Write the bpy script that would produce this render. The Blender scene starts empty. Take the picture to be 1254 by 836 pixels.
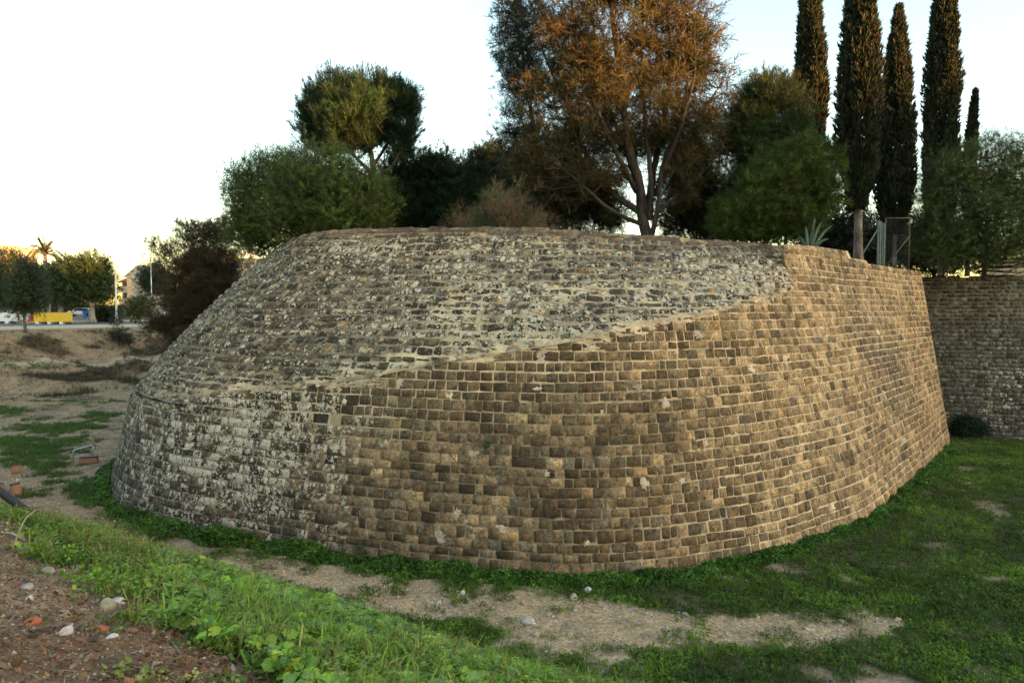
SKY_STRENGTH = 0.15
SUN_STRENGTH = 5.0
SUN_COLOR = (1.0, 0.46, 0.16)
EXPOSURE = 2.7
SHADE_RIDGE_H = 36.6  # height of the unseen ridge added to shade all but the treetops
SHADE_RIDGE_Q = 4.2  # extra height of the added ridge, deepens the shade on one side
import bpy, math
import numpy as np
from mathutils import Vector, Matrix
RNG = np.random.default_rng(7)
SC = bpy.context.scene
COL = SC.collection
# ---------------------------------------------------------------- camera maths (measurements of the photograph)
FPX, CX, CY, HC = 870.0, 627.0, 418.0, 6.87
PITCH = math.atan(40.0 / FPX)
cp_, sp_ = math.cos(PITCH), math.sin(PITCH)

def ray(px, py):
    x = (px - CX) / FPX; y = -(py - CY) / FPX
    # camera forward = (0,cos,-sin), up = (0,sin,cos)
    return np.array([x, cp_ + y * sp_, -sp_ + y * cp_])

def at(px, py, D):
    """world point seen at photo pixel px,py at distance D along +Y"""
    r = ray(px, py); k = D / r[1]
    return np.array([r[0] * k, D, HC + r[2] * k])

def proj(P):
    P = np.asarray(P, float); x = P[..., 0]; y = P[..., 1]; z = P[..., 2] - HC
    d = np.maximum(y * cp_ - z * sp_, 0.05); u = y * sp_ + z * cp_
    return CX + FPX * x / d, CY - FPX * u / d

# ---------------------------------------------------------------- numeric noise
def _h(ix, iy, iz):
    n = (ix * 374761393 + iy * 668265263 + iz * 2147483647) & 0xFFFFFFFF
    n = ((n ^ (n >> 13)) * 1274126177) & 0xFFFFFFFF
    n = (n ^ (n >> 16)) & 0xFFFFFFFF
    return n.astype(np.float64) / 4294967295.0

def vnoise(x, y, z=None):
    x = np.asarray(x, float); y = np.asarray(y, float)
    z = np.zeros_like(x) if z is None else np.asarray(z, float) + 0 * x
    fx, fy, fz = np.floor(x), np.floor(y), np.floor(z)
    ix, iy, iz = fx.astype(np.int64), fy.astype(np.int64), fz.astype(np.int64)
    tx, ty, tz = x - fx, y - fy, z - fz
    tx = tx * tx * (3 - 2 * tx); ty = ty * ty * (3 - 2 * ty); tz = tz * tz * (3 - 2 * tz)
    r = 0
    for a in (0, 1):
        for b in (0, 1):
            for c in (0, 1):
                w = (tx if a else 1 - tx) * (ty if b else 1 - ty) * (tz if c else 1 - tz)
                r = r + w * _h(ix + a, iy + b, iz + c)
    return r * 2 - 1

def fbm(x, y, z=None, o=4):
    s = 0; a = 0.5; f = 1.0
    for k in range(o):
        s = s + a * vnoise(np.asarray(x) * f + 17.3 * k, np.asarray(y) * f + 5.1 * k, None if z is None else np.asarray(z) * f)
        a *= 0.5; f *= 2.03
    return s

def sst(a, b, x):
    t = np.clip((x - a) / (b - a), 0, 1); return t * t * (3 - 2 * t)

# ---------------------------------------------------------------- mesh building
class MB:
    def __init__(s):
        s.v = []; s.q = []; s.t = []; s.c = []; s.m = []; s.n = 0
    def add(s, v, quads=None, tris=None, col=(1, 1, 1), mask=(0, 0, 0)):
        v = np.asarray(v, float).reshape(-1, 3); k = len(v)
        s.v.append(v)
        c = np.asarray(col, float); s.c.append(np.broadcast_to(c, (k, 3)).copy() if c.ndim == 1 else c)
        m = np.asarray(mask, float); s.m.append(np.broadcast_to(m, (k, 3)).copy() if m.ndim == 1 else m)
        if quads is not None and len(quads): s.q.append(np.asarray(quads, np.int64).reshape(-1, 4) + s.n)
        if tris is not None and len(tris): s.t.append(np.asarray(tris, np.int64).reshape(-1, 3) + s.n)
        s.n += k
    def merge(s, o):
        if o.n == 0: return
        q = np.concatenate(o.q) if o.q else None; t = np.concatenate(o.t) if o.t else None
        s.add(np.concatenate(o.v), q, t, np.concatenate(o.c), np.concatenate(o.m))
    def build(s, name, mat, parent=None, smooth=True, origin=None):
        me = bpy.data.meshes.new(name)
        v = np.concatenate(s.v) if s.v else np.zeros((0, 3))
        if origin is None: origin = np.zeros(3)
        origin = np.asarray(origin, float)
        q = np.concatenate(s.q) if s.q else np.zeros((0, 4), np.int64)
        t = np.concatenate(s.t) if s.t else np.zeros((0, 3), np.int64)
        me.vertices.add(len(v)); me.vertices.foreach_set('co', (v - origin).astype(np.float32).ravel())
        me.loops.add(q.size + t.size)
        me.loops.foreach_set('vertex_index', np.concatenate([q.ravel(), t.ravel()]).astype(np.int32))
        me.polygons.add(len(q) + len(t))
        st = np.concatenate([np.arange(len(q)) * 4, q.size + np.arange(len(t)) * 3]).astype(np.int32)
        me.polygons.foreach_set('loop_start', st)
        me.polygons.foreach_set('use_smooth', np.full(len(q) + len(t), smooth, dtype=bool))
        me.update(calc_edges=True)
        for nm, src in (('col', s.c), ('mask', s.m)):
            a = me.attributes.new(nm, 'FLOAT_COLOR', 'POINT')
            cc = np.ones((len(v), 4), np.float32); cc[:, :3] = np.concatenate(src) if src else 0
            a.data.foreach_set('color', cc.ravel())
        me.materials.append(mat)
        o = bpy.data.objects.new(name, me); COL.objects.link(o)
        o.location = origin
        if parent is not None:
            o.parent = parent; o.location = origin - world_loc(parent)
        return o

def world_loc(o):
    p = np.array(o.location); 
    while o.parent is not None:
        o = o.parent; p = p + np.array(o.location)
    return p

def tag(o, label=None, cat=None, group=None, kind=None):
    if label: o['label'] = label
    if cat: o['category'] = cat
    if group: o['group'] = group
    if kind: o['kind'] = kind
    return o

def empty(name, loc, label, cat, group=None):
    o = bpy.data.objects.new(name, None); COL.objects.link(o); o.location = tuple(loc); o.empty_display_size = 0.3
    return tag(o, label, cat, group)

# ---------------------------------------------------------------- shape helpers
def unit(v):
    v = np.asarray(v, float); return v / np.maximum(np.linalg.norm(v, axis=-1, keepdims=True), 1e-9)

def frames(d, rng, roll=None):
    """N growth directions -> N rotation matrices whose third column is the direction"""
    d = unit(d); n = len(d)
    ref = np.where(np.abs(d[:, 2:3]) > 0.95, np.array([[1., 0, 0]]), np.array([[0, 0, 1.]]))
    a = unit(np.cross(ref, d)); b = np.cross(d, a)
    th = rng.uniform(0, 2 * math.pi, n) if roll is None else np.full(n, roll)
    c, s = np.cos(th)[:, None], np.sin(th)[:, None]
    A = a * c + b * s; B = -a * s + b * c
    return np.stack([A, B, d], axis=2)

def scatter(mb, tv, tq, tt, pos, R, scale, col, tcol=None, mask=(0, 0, 0)):
    """copies of a template (tv, quads tq, tris tt) written into one mesh"""
    n = len(pos); k = len(tv)
    if n == 0: return
    V = np.einsum('nij,kj->nki', R, tv) * np.asarray(scale).reshape(-1, 1, 1) + pos[:, None, :]
    off = (np.arange(n) * k)[:, None, None]
    q = (np.asarray(tq)[None] + off).reshape(-1, 4) if tq is not None and len(tq) else None
    t = (np.asarray(tt)[None] + off).reshape(-1, 3) if tt is not None and len(tt) else None
    c = np.repeat(np.asarray(col, float)[:, None, :], k, axis=1)
    if tcol is not None: c = c * np.asarray(tcol)[None]
    mb.add(V.reshape(-1, 3), q, t, c.reshape(-1, 3), mask)

def tube(mb, pts, rad, seg=8, col=(1, 1, 1), caps=True):
    P = np.asarray(pts, float); n = len(P); rad = np.broadcast_to(np.asarray(rad, float), (n,))
    T = np.gradient(P, axis=0); T = unit(T)
    ref = np.array([0, 0, 1.0]) if abs(T[0][2]) < 0.9 else np.array([1.0, 0, 0])
    V = []
    a = unit(np.cross(ref, T[0]))
    ang = np.arange(seg) * 2 * math.pi / seg
    for i in range(n):
        a = unit(a - T[i] * np.dot(a, T[i])); b = np.cross(T[i], a)
        V.append(P[i] + rad[i] * (np.cos(ang)[:, None] * a + np.sin(ang)[:, None] * b))
    V = np.concatenate(V)
    q = []
    for i in range(n - 1):
        for j in range(seg):
            k = (j + 1) % seg
            q.append((i * seg + j, i * seg + k, (i + 1) * seg + k, (i + 1) * seg + j))
    t = []
    if caps:
        V = np.concatenate([V, P[:1], P[-1:]])
        for j in range(seg):
            k = (j + 1) % seg
            t.append((n * seg, k, j)); t.append((n * seg + 1, (n - 1) * seg + j, (n - 1) * seg + k))
    mb.add(V, q, t, col)

def smooth_path(pts, n):
    """Catmull-Rom through the points"""
    P = np.asarray(pts, float); m = len(P)
    Q = np.concatenate([2 * P[:1] - P[1:2], P, 2 * P[-1:] - P[-2:-1]])
    out = []
    for t in np.linspace(0, m - 1, n):
        i = min(int(t), m - 2); f = t - i
        p0, p1, p2, p3 = Q[i], Q[i + 1], Q[i + 2], Q[i + 3]
        out.append(0.5 * ((2 * p1) + (-p0 + p2) * f + (2 * p0 - 5 * p1 + 4 * p2 - p3) * f * f + (-p0 + 3 * p1 - 3 * p2 + p3) * f ** 3))
    return np.array(out)

def box(mb, c, size, rz=0.0, bev=0.0, col=(1, 1, 1), tilt=None):
    """bevelled box, c = centre"""
    import bmesh
    bm = bmesh.new(); bmesh.ops.create_cube(bm, size=1.0)
    for v in bm.verts: v.co = Vector((v.co.x * size[0], v.co.y * size[1], v.co.z * size[2]))
    if bev > 0: bmesh.ops.bevel(bm, geom=bm.edges[:], offset=bev, segments=2, affect='EDGES', profile=0.6)
    M = Matrix.Translation(Vector(c)) @ Matrix.Rotation(rz, 4, 'Z')
    if tilt is not None: M = M @ tilt
    bm.transform(M)
    add_bm(mb, bm, col)

def add_bm(mb, bm, col=(1, 1, 1)):
    import bmesh
    bmesh.ops.triangulate(bm, faces=[f for f in bm.faces if len(f.verts) > 4])
    bm.verts.index_update()
    v = [tuple(x.co) for x in bm.verts]
    q = [[x.index for x in f.verts] for f in bm.faces if len(f.verts) == 4]
    t = [[x.index for x in f.verts] for f in bm.faces if len(f.verts) == 3]
    mb.add(v, q, t, col); bm.free()

def prism(mb, outline, axis_from, axis_to, col=(1, 1, 1)):
    """extrude a closed outline (list of 3D points) from offset axis_from to axis_to"""
    import bmesh
    bm = bmesh.new()
    a = [bm.verts.new(Vector(p) + Vector(axis_from)) for p in outline]
    b = [bm.verts.new(Vector(p) + Vector(axis_to)) for p in outline]
    n = len(a)
    bm.faces.new(a[::-1]); bm.faces.new(b)
    for i in range(n): bm.faces.new((a[i], a[(i + 1) % n], b[(i + 1) % n], b[i]))
    bmesh.ops.recalc_face_normals(bm, faces=bm.faces[:])
    add_bm(mb, bm, col)

# ---------------------------------------------------------------- materials
class NT:
    def __init__(s, name):
        s.mat = bpy.data.materials.new(name); s.mat.use_nodes = True
        s.t = s.mat.node_tree; s.t.nodes.clear()
        s.out = s.t.nodes.new('ShaderNodeOutputMaterial')
    def n(s, typ, **kw):
        nd = s.t.nodes.new(typ)
        for k, v in kw.items():
            if k in nd.inputs: 
                s.set(nd.inputs[k], v)
            else: setattr(nd, k, v)
        return nd
    def set(s, inp, v):
        if hasattr(v, 'links') or isinstance(v, bpy.types.NodeSocket): s.t.links.new(v, inp)
        else: inp.default_value = v
    def coord(s): return s.n('ShaderNodeNewGeometry').outputs['Position']
    def attr(s, nm): return s.n('ShaderNodeAttribute', attribute_name=nm)
    def noise(s, scale, detail=4, rough=0.6, vec=None, dist=0.0):
        nd = s.n('ShaderNodeTexNoise'); nd.inputs['Scale'].default_value = scale
        nd.inputs['Detail'].default_value = detail; nd.inputs['Roughness'].default_value = rough
        nd.inputs['Distortion'].default_value = dist
        s.t.links.new(vec if vec is not None else s.coord(), nd.inputs['Vector']); return nd.outputs['Fac']
    def voro(s, scale, vec=None, feature='F1', out='Distance'):
        nd = s.n('ShaderNodeTexVoronoi', feature=feature); nd.inputs['Scale'].default_value = scale
        s.t.links.new(vec if vec is not None else s.coord(), nd.inputs['Vector']); return nd.outputs[out]
    def math(s, op, a, b=0.0, c=0.0, clamp=False):
        nd = s.n('ShaderNodeMath', operation=op, use_clamp=clamp)
        s.set(nd.inputs[0], a); s.set(nd.inputs[1], b)
        if op in ('MULTIPLY_ADD', 'SMOOTH_MIN'): s.set(nd.inputs[2], c)
        return nd.outputs[0]
    def rng(s, v, a, b, c=0.0, d=1.0, smooth=True):
        nd = s.n('ShaderNodeMapRange', interpolation_type='SMOOTHSTEP' if smooth else 'LINEAR')
        s.set(nd.inputs['Value'], v)
        for k, x in (('From Min', a), ('From Max', b), ('To Min', c), ('To Max', d)): s.set(nd.inputs[k], x)
        return nd.outputs[0]
    def mix(s, f, a, b, blend='MIX'):
        nd = s.n('ShaderNodeMix', data_type='RGBA', blend_type=blend)
        s.set(nd.inputs[0], f)
        for i, x in ((6, a), (7, b)):
            if isinstance(x, tuple) and len(x) == 3: x = (*x, 1)
            s.set(nd.inputs[i], x)
        return nd.outputs[2]
    def scale(s, col, f):
        nd = s.n('ShaderNodeVectorMath', operation='SCALE'); s.set(nd.inputs[0], col); s.set(nd.inputs['Scale'], f); return nd.outputs[0]
    def bump(s, h, strength=0.5, dist=0.02, normal=None):
        nd = s.n('ShaderNodeBump'); s.set(nd.inputs['Height'], h); nd.inputs['Strength'].default_value = strength
        nd.inputs['Distance'].default_value = dist
        if normal is not None: s.set(nd.inputs['Normal'], normal)
        return nd.outputs[0]
    def principled(s, col, rough=0.9, normal=None, spec=0.3, metal=0.0):
        b = s.n('ShaderNodeBsdfPrincipled')
        if isinstance(col, tuple) and len(col) == 3: col = (*col, 1)
        s.set(b.inputs['Base Color'], col); s.set(b.inputs['Roughness'], rough)
        b.inputs['Specular IOR Level'].default_value = spec; b.inputs['Metallic'].default_value = metal
        if normal is not None: s.set(b.inputs['Normal'], normal)
        return b.outputs[0]
    def done(s, sh):
        s.t.links.new(sh, s.out.inputs['Surface']); return s.mat

def mat_leaf(name, trans=0.25, rough=0.6, spec=0.25, var=0.35, vs=1.5):
    m = NT(name); c = m.attr('col').outputs['Color']
    f = m.rng(m.noise(vs, 3), 0.3, 0.7, 1 - var, 1 + var)
    c = m.scale(c, f)
    p = m.principled(c, rough, spec=spec)
    t = m.n('ShaderNodeBsdfTranslucent'); m.set(t.inputs[0], m.mix(1.0, c, (1.0, 1.0, 0.6), 'MULTIPLY'))
    x = m.n('ShaderNodeMixShader'); x.inputs[0].default_value = trans
    m.t.links.new(p, x.inputs[1]); m.t.links.new(t.outputs[0], x.inputs[2])
    return m.done(x.outputs[0])

def mat_bark(name, a=(.10, .08, .06), b=(.035, .028, .022), sc=8):
    m = NT(name)
    mp = m.n('ShaderNodeMapping'); m.t.links.new(m.coord(), mp.inputs['Vector']); mp.inputs['Scale'].default_value = (1, 1, 0.25)
    f = m.noise(sc, 6, 0.7, mp.outputs[0]); g = m.noise(1.3, 3)
    c = m.mix(m.rng(f, .35, .65), b, a); c = m.scale(c, m.rng(g, .3, .7, .7, 1.3))
    return m.done(m.principled(c, .9, m.bump(f, .8, .03)))

def mat_plain(name, col, rough=0.6, var=0.2, sc=3.0, metal=0.0, spec=0.4, dirt=0.25):
    m = NT(name); n1 = m.noise(sc, 5, .65); n2 = m.noise(sc * 6, 4, .6)
    c = m.mix(m.rng(n1, .35, .7, 0, dirt), col, tuple(x * .45 + .02 for x in col))
    c = m.scale(c, m.rng(n2, .3, .7, 1 - var, 1 + var))
    return m.done(m.principled(c, m.rng(n1, .3, .7, rough - .1, min(rough + .12, 1)), m.bump(n2, .15, .01), spec=spec, metal=metal))

def mat_attr(name, rough=0.7, var=0.2, sc=4.0, bumpd=.01, spec=.3):
    m = NT(name); c = m.attr('col').outputs['Color']; n2 = m.noise(sc, 6, .65); n3 = m.noise(sc * 7, 3, .6)
    c = m.scale(c, m.rng(n2, .3, .7, 1 - var, 1 + var)); c = m.scale(c, m.rng(n3, .3, .7, 1 - var * .6, 1 + var * .6))
    return m.done(m.principled(c, rough, m.bump(n2, .5, bumpd), spec=spec))
# ================================================================ WORLD, SUN, CAMERA
SUN_EL = math.radians(4.5)
SUN_XY = unit(np.array([0.85, -0.527]))
SUN_ROT = math.atan2(SUN_XY[0], SUN_XY[1])
w = bpy.data.worlds.new('World'); SC.world = w; w.use_nodes = True
nt = w.node_tree; nt.nodes.clear()
sky = nt.nodes.new('ShaderNodeTexSky'); sky.sky_type = 'NISHITA'; sky.sun_disc = False
sky.sun_elevation = SUN_EL; sky.sun_rotation = SUN_ROT
sky.altitude = 150; sky.air_density = 1.0; sky.dust_density = 1.0; sky.ozone_density = 0.8
bg = nt.nodes.new('ShaderNodeBackground'); bg.inputs[1].default_value = SKY_STRENGTH
wo = nt.nodes.new('ShaderNodeOutputWorld')
nt.links.new(sky.outputs[0], bg.inputs[0]); nt.links.new(bg.outputs[0], wo.inputs[0])
ld = bpy.data.lights.new('sun', 'SUN'); ld.energy = SUN_STRENGTH; ld.angle = math.radians(0.6); ld.color = SUN_COLOR
lo = bpy.data.objects.new('sun', ld); COL.objects.link(lo)
sv = Vector((SUN_XY[0] * math.cos(SUN_EL), SUN_XY[1] * math.cos(SUN_EL), math.sin(SUN_EL)))
lo.rotation_euler = sv.to_track_quat('Z', 'Y').to_euler(); lo.location = (30, -30, 40)
cd = bpy.data.cameras.new('camera'); cam = bpy.data.objects.new('camera', cd); COL.objects.link(cam)
cd.sensor_width = 36.0; cd.lens = 36.0 * FPX / 1254.0; cd.clip_end = 6000; cd.clip_start = 0.05
cam.location = (0, 0, HC); cam.rotation_euler = (math.radians(90) - PITCH, 0, 0)
SC.camera = cam
SC.view_settings.view_transform = 'Standard'; SC.view_settings.look = 'None'
SC.view_settings.gamma = 1.0; SC.view_settings.use_curve_mapping = False
SC.view_settings.exposure = EXPOSURE
SC.cycles.max_bounces = 6; SC.cycles.diffuse_bounces = 3; SC.cycles.transparent_max_bounces = 4
SC.cycles.use_denoising = True

# ================================================================ BASTION GEOMETRY
# control columns along the wall: base (x, y), kink (x, y, z), top (x, y, z)
CTRL = [
 (-20.5, 58.0, -19.7, 58.0, 3.4, -13.5, 57.0, 9.5, .6),
 (-19.9, 48.0, -19.2, 48.1, 3.4, -13.0, 47.0, 9.5, .7),
 (-19.2, 41.0, -18.5, 41.2, 3.4, -12.3, 40.3, 9.55, .8),
 (-18.5, 36.0, -17.8, 36.3, 3.4, -11.2, 35.0, 9.6, .85),
 (-17.2, 31.0, -16.5, 31.4, 3.38, -9.7, 30.4, 9.65, .85),
 (-15.9, 27.8, -15.25, 28.3, 3.40, -8.3, 27.7, 9.65, .8),
 (-14.6, 25.5, -14.05, 26.1, 3.45, -7.3, 26.0, 9.65, .7),
 (-13.0, 23.6, -12.5, 24.35, 3.62, -6.6, 25.5, 9.65, .6),
 (-10.8, 22.0, -10.4, 22.8, 4.0, -5.8, 25.1, 9.66, .5),
 (-7.7, 20.6, -7.3, 21.5, 4.48, -4.2, 24.75, 9.66, .4),
 (-5.1, 19.5, -4.7, 20.5, 4.86, -2.7, 24.5, 9.66, .35),
 (-2.7, 18.7, -2.35, 19.8, 5.33, -1.0, 24.35, 9.65, .3),
 (-0.56, 18.2, -0.3, 19.45, 5.70, 0.5, 24.3, 9.62, .3),
 (1.5, 17.85, 1.55, 19.2, 6.02, 2.0, 24.6, 9.57, .3),
 (3.6, 18.05, 3.35, 19.5, 6.33, 3.9, 25.2, 9.52, .25),
 (5.5, 18.75, 5.0, 20.35, 6.64, 5.8, 25.6, 9.42, .2),
 (7.6, 19.8, 6.85, 21.5, 7.00, 7.3, 25.6, 9.30, .15),
 (9.5, 21.2, 8.35, 22.9, 7.28, 8.5, 25.25, 9.19, .1),
 (11.2, 22.5, 9.65, 24.35, 7.6, 9.42, 24.85, 9.09, .0),
 (12.8, 24.2, 10.9, 26.2, 9.2, 10.9, 26.2, 9.2, 0),
 (15.9, 28.0, 13.95, 29.65, 9.25, 13.95, 29.65, 9.25, 0),
 (18.7, 31.4, 17.0, 32.8, 8.85, 17.0, 32.8, 8.85, 0),
 (21.3, 34.8, 19.75, 35.9, 8.85, 19.75, 35.9, 8.85, 0),
 (22.9, 36.9, 21.4, 37.5, 8.85, 21.4, 37.5, 8.85, 0),
 (23.55, 38.2, 22.05, 38.5, 8.82, 22.05, 38.5, 8.82, 0),
 (23.7, 39.5, 22.2, 39.6, 8.82, 22.2, 39.6, 8.82, 0),
 (23.4, 41.5, 21.9, 41.5, 8.82, 21.9, 41.5, 8.82, 0),
 (22.6, 44.5, 21.1, 44.3, 8.82, 21.1, 44.3, 8.82, 0),
]
C_ = np.array(CTRL)
DN = smooth_path(C_, 2801)
BX, BY = DN[:, 0], DN[:, 1]
U_ = np.concatenate([[0], np.cumsum(np.hypot(np.diff(BX), np.diff(BY)))])
ULEN = U_[-1]
ctrl_u = U_[np.round(np.linspace(0, 2800, len(C_))).astype(int)]
KX, KY, KZ, TX, TY, TZ, BU = (DN[:, i] for i in (2, 3, 4, 5, 6, 7, 8)); BU = BU * .48
RX, RY = (KX - BX) / KZ, (KY - BY) / KZ          # batter per metre of height
U_STEP = ctrl_u[18] + 0.25                        # right of this the steep wall runs to the top
U_DROP = ctrl_u[20] + 0.05                        # the top steps down here
U_DROP2 = ctrl_u[20] + 2.3
TZ2 = TZ.copy()
i20 = np.searchsorted(U_, U_DROP); i22 = np.searchsorted(U_, U_DROP2); i18 = np.searchsorted(U_, U_STEP)
TZ2[i18:i20] = np.linspace(TZ[i18], 9.27, i20 - i18)
TZ2[i20:i22] = 8.98; TZ2[i22:] = np.linspace(8.84, 8.84, len(TZ2) - i22)
def L(u, arr): return np.interp(u, U_, arr)
def zkink(u):
    u = np.asarray(u, float); return np.where(u > U_STEP, L(u, TZ2), L(u, KZ) + 0.05 * vnoise(u * .35, u * 0))
def S1(u, z):
    return np.stack([L(u, BX) + L(u, RX) * z, L(u, BY) + L(u, RY) * z, z + 0 * u], -1)
def S2(u, z):
    u = np.asarray(u, float); z = np.asarray(z, float)
    zk = L(u, KZ); zt = L(u, TZ2); t = np.clip((z - zk) / np.maximum(zt - zk, .05), -0.1, 1.05)
    b = L(u, BU) * 4 * t * (1 - t)
    tx, ty = np.gradient(BX, U_), np.gradient(BY, U_)
    nx, ny = L(u, ty), -L(u, tx)
    ln = np.maximum(np.hypot(nx, ny), 1e-6)
    return np.stack([L(u, KX) * (1 - t) + L(u, TX) * t + b * nx / ln, L(u, KY) * (1 - t) + L(u, TY) * t + b * ny / ln, z], -1)
def nrm(S, u, z, e=0.05):
    a = S(u + e, z) - S(u - e, z); b = S(u, z + e) - S(u, z - e)
    n = unit(np.cross(a, b)); return n

# regional look of the masonry (the stone's own colour, lichen and soot, plus warm glow painted on the right flank), read off the photograph
def gauss(px, py, cx, cy, rx, ry): return np.exp(-(((px - cx) / rx) ** 2 + ((py - cy) / ry) ** 2))

def stone_region(P, rng, sloped):
    px, py = proj(P); n = len(px)
    dark = np.array([.100, .074, .046]); mid = np.array([.205, .148, .084]); light = np.array([.42, .305, .165]); grey = np.array([.165, .134, .086]); gold = np.array([.40, .275, .13])
    r = rng.uniform(0, 1, n)[:, None]; r2 = rng.uniform(0, 1, n)[:, None]; r3 = rng.uniform(0, 1, n)
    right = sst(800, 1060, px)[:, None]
    c = mid * (0.52 + .95 * r) * (1 - right) + (mid * .30 + light * .74) * (.62 + .75 * r) * right  # right flank: paler stone, with warm evening glow put into the colour
    c = np.where((r3 < .17 - .07 * right[:, 0])[:, None], c * .55, c)
    c = np.where(((r3 > .17) & (r3 < .30 - .06 * right[:, 0]))[:, None], grey * (.7 + .7 * r2), c)
    c = np.where((r3 > .94 - .05 * right[:, 0])[:, None], light * (0.85 + .35 * r2), c)
    c = np.where((r3 > .988)[:, None], gold, c)
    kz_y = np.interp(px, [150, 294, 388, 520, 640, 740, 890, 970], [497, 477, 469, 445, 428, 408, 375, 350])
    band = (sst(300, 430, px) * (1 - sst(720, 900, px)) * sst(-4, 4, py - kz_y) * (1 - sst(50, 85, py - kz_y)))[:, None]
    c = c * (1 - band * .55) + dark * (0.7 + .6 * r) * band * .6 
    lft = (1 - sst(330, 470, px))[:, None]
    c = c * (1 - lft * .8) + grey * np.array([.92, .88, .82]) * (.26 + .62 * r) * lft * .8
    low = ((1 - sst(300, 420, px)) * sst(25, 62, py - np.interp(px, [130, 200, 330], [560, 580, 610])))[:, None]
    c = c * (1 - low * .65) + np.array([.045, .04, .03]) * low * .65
    diag = gauss(px - (py - 440) * .42, py, 1082, 440, 22, 95)[:, None]
    c = c * (1 - diag * .6) + np.array([.10, .092, .08]) * (.7 + .6 * r) * diag * .6
    org = (sst(1095, 1130, px) * (r3 < .45) * (r3 > .2))[:, None]
    c = c * (1 - .6 * org) + np.array([.36, .19, .08]) * .6 * org
    lich = .20 * gauss(px, py, 290, 545, 95, 85) + .14 * gauss(px, py, 310, 540, 170, 130) + .06 * gauss(px, py, 250, 640, 140, 70)
    lich = lich * (.35 + 1.5 * rng.uniform(size=n) ** 1.6)
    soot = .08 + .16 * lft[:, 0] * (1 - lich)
    if sloped:
        up = sst(.0, 20, np.interp(px, [300, 400, 640, 800, 900, 970], [320, 300, 298, 310, 315, 322]) - py)
        g = np.array([.150, .124, .084]) * (.32 + 1.05 * r)
        c = g * (1 - up[:, None]) + np.array([.15, .11, .072]) * (.7 + .6 * r2) * up[:, None]
        c = np.where((r3 > .93)[:, None], light * .85, c)
        lich = (.10 + .10 * gauss(px, py, 585, 325, 60, 30) + .22 * gauss(px, py, 880, 340, 85, 28) + .12 * gauss(px, py, 450, 310, 55, 18) + .10 * gauss(px, py, 640, 385, 160, 40)) * (1 - .75 * up) * (.4 + 1.3 * rng.uniform(size=n))
        soot = .24 * (1 - up) + .25 * gauss(px, py, 955, 325, 20, 20) + .06
    c = c * np.array([1.03, .97, .90])
    return c, np.stack([lich, soot, np.zeros(n)], -1)

def mat_stone(name, sharp=1.0):
    m = NT(name); P = m.coord(); c = m.attr('col').outputs['Color']; mk = m.attr('mask')
    sep = m.n('ShaderNodeSeparateColor'); m.t.links.new(mk.outputs['Color'], sep.inputs[0])
    lich, soot = sep.outputs[0], sep.outputs[1]
    n1 = m.noise(3.2, 6, .68, P); n2 = m.noise(14, 6, .7, P); n3 = m.noise(55, 4, .7, P); n4 = m.noise(.55, 4, .6, P)
    c = m.scale(c, m.rng(n1, .28, .72, .58, 1.42)); c = m.scale(c, m.rng(n2, .3, .7, .55, 1.45)); c = m.scale(c, m.rng(n4, .3, .7, .74, 1.24))
    mp = m.n('ShaderNodeMapping'); m.t.links.new(P, mp.inputs['Vector']); mp.inputs['Scale'].default_value = (1, 1, .10)
    c = m.mix(m.rng(m.noise(1.5, 5, .65, mp.outputs[0]), .52, .70, 0, .5), c, m.mix(1.0, c, (.42, .40, .36), 'MULTIPLY'))
    c = m.mix(m.rng(n3, .45, .66, 0, .6), c, m.scale(c, .28))
    # ochre stain
    c = m.mix(m.rng(m.noise(2.1, 5, .7, P, .4), .58, .72, 0, .45), c, m.mix(1.0, c, (1.5, .95, .5), 'MULTIPLY'))
    # soot / black crust
    sfac = m.math('ADD', m.noise(4.5, 7, .74, P, .3), m.math('MULTIPLY', soot, .42))
    c = m.mix(m.rng(sfac, .56, .68, 0, .82), c, (.034, .031, .025))
    # white and grey lichen rosettes: round spots of several sizes gated by a ragged patch noise
    gate = m.math('ADD', m.noise(2.4, 7, .72, P), m.math('MULTIPLY', lich, .46))
    v1 = m.voro(6.5, P); v2 = m.voro(15.0, P)
    vv = m.noise(30, 5, .7, P)
    sp1 = m.math('SUBTRACT', m.math('ADD', gate, m.math('MULTIPLY', vv, .22)), m.math('MULTIPLY', v1, .55))
    sp2 = m.math('SUBTRACT', m.math('ADD', gate, m.math('MULTIPLY', vv, .18)), m.math('MULTIPLY', v2, .62))
    f1 = m.rng(sp1, .45, .50); f2 = m.rng(sp2, .45, .49)
    lf = m.math('MULTIPLY', m.math('MAXIMUM', f1, f2), m.rng(lich, .02, .16))
    lc = m.mix(m.rng(m.noise(18, 5, .6, P), .35, .65), (.37, .32, .225), (.68, .595, .44))
    c = m.mix(m.math('MULTIPLY', lf, .88), c, lc)
    h = m.math('ADD', m.math('MULTIPLY', n2, .7), m.math('MULTIPLY', n3, .35)); h = m.math('ADD', h, m.math('MULTIPLY', lf, .08))
    nb = m.bump(h, .75 * sharp, .022)
    return m.done(m.principled(c, .93, nb, spec=.2))

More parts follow.
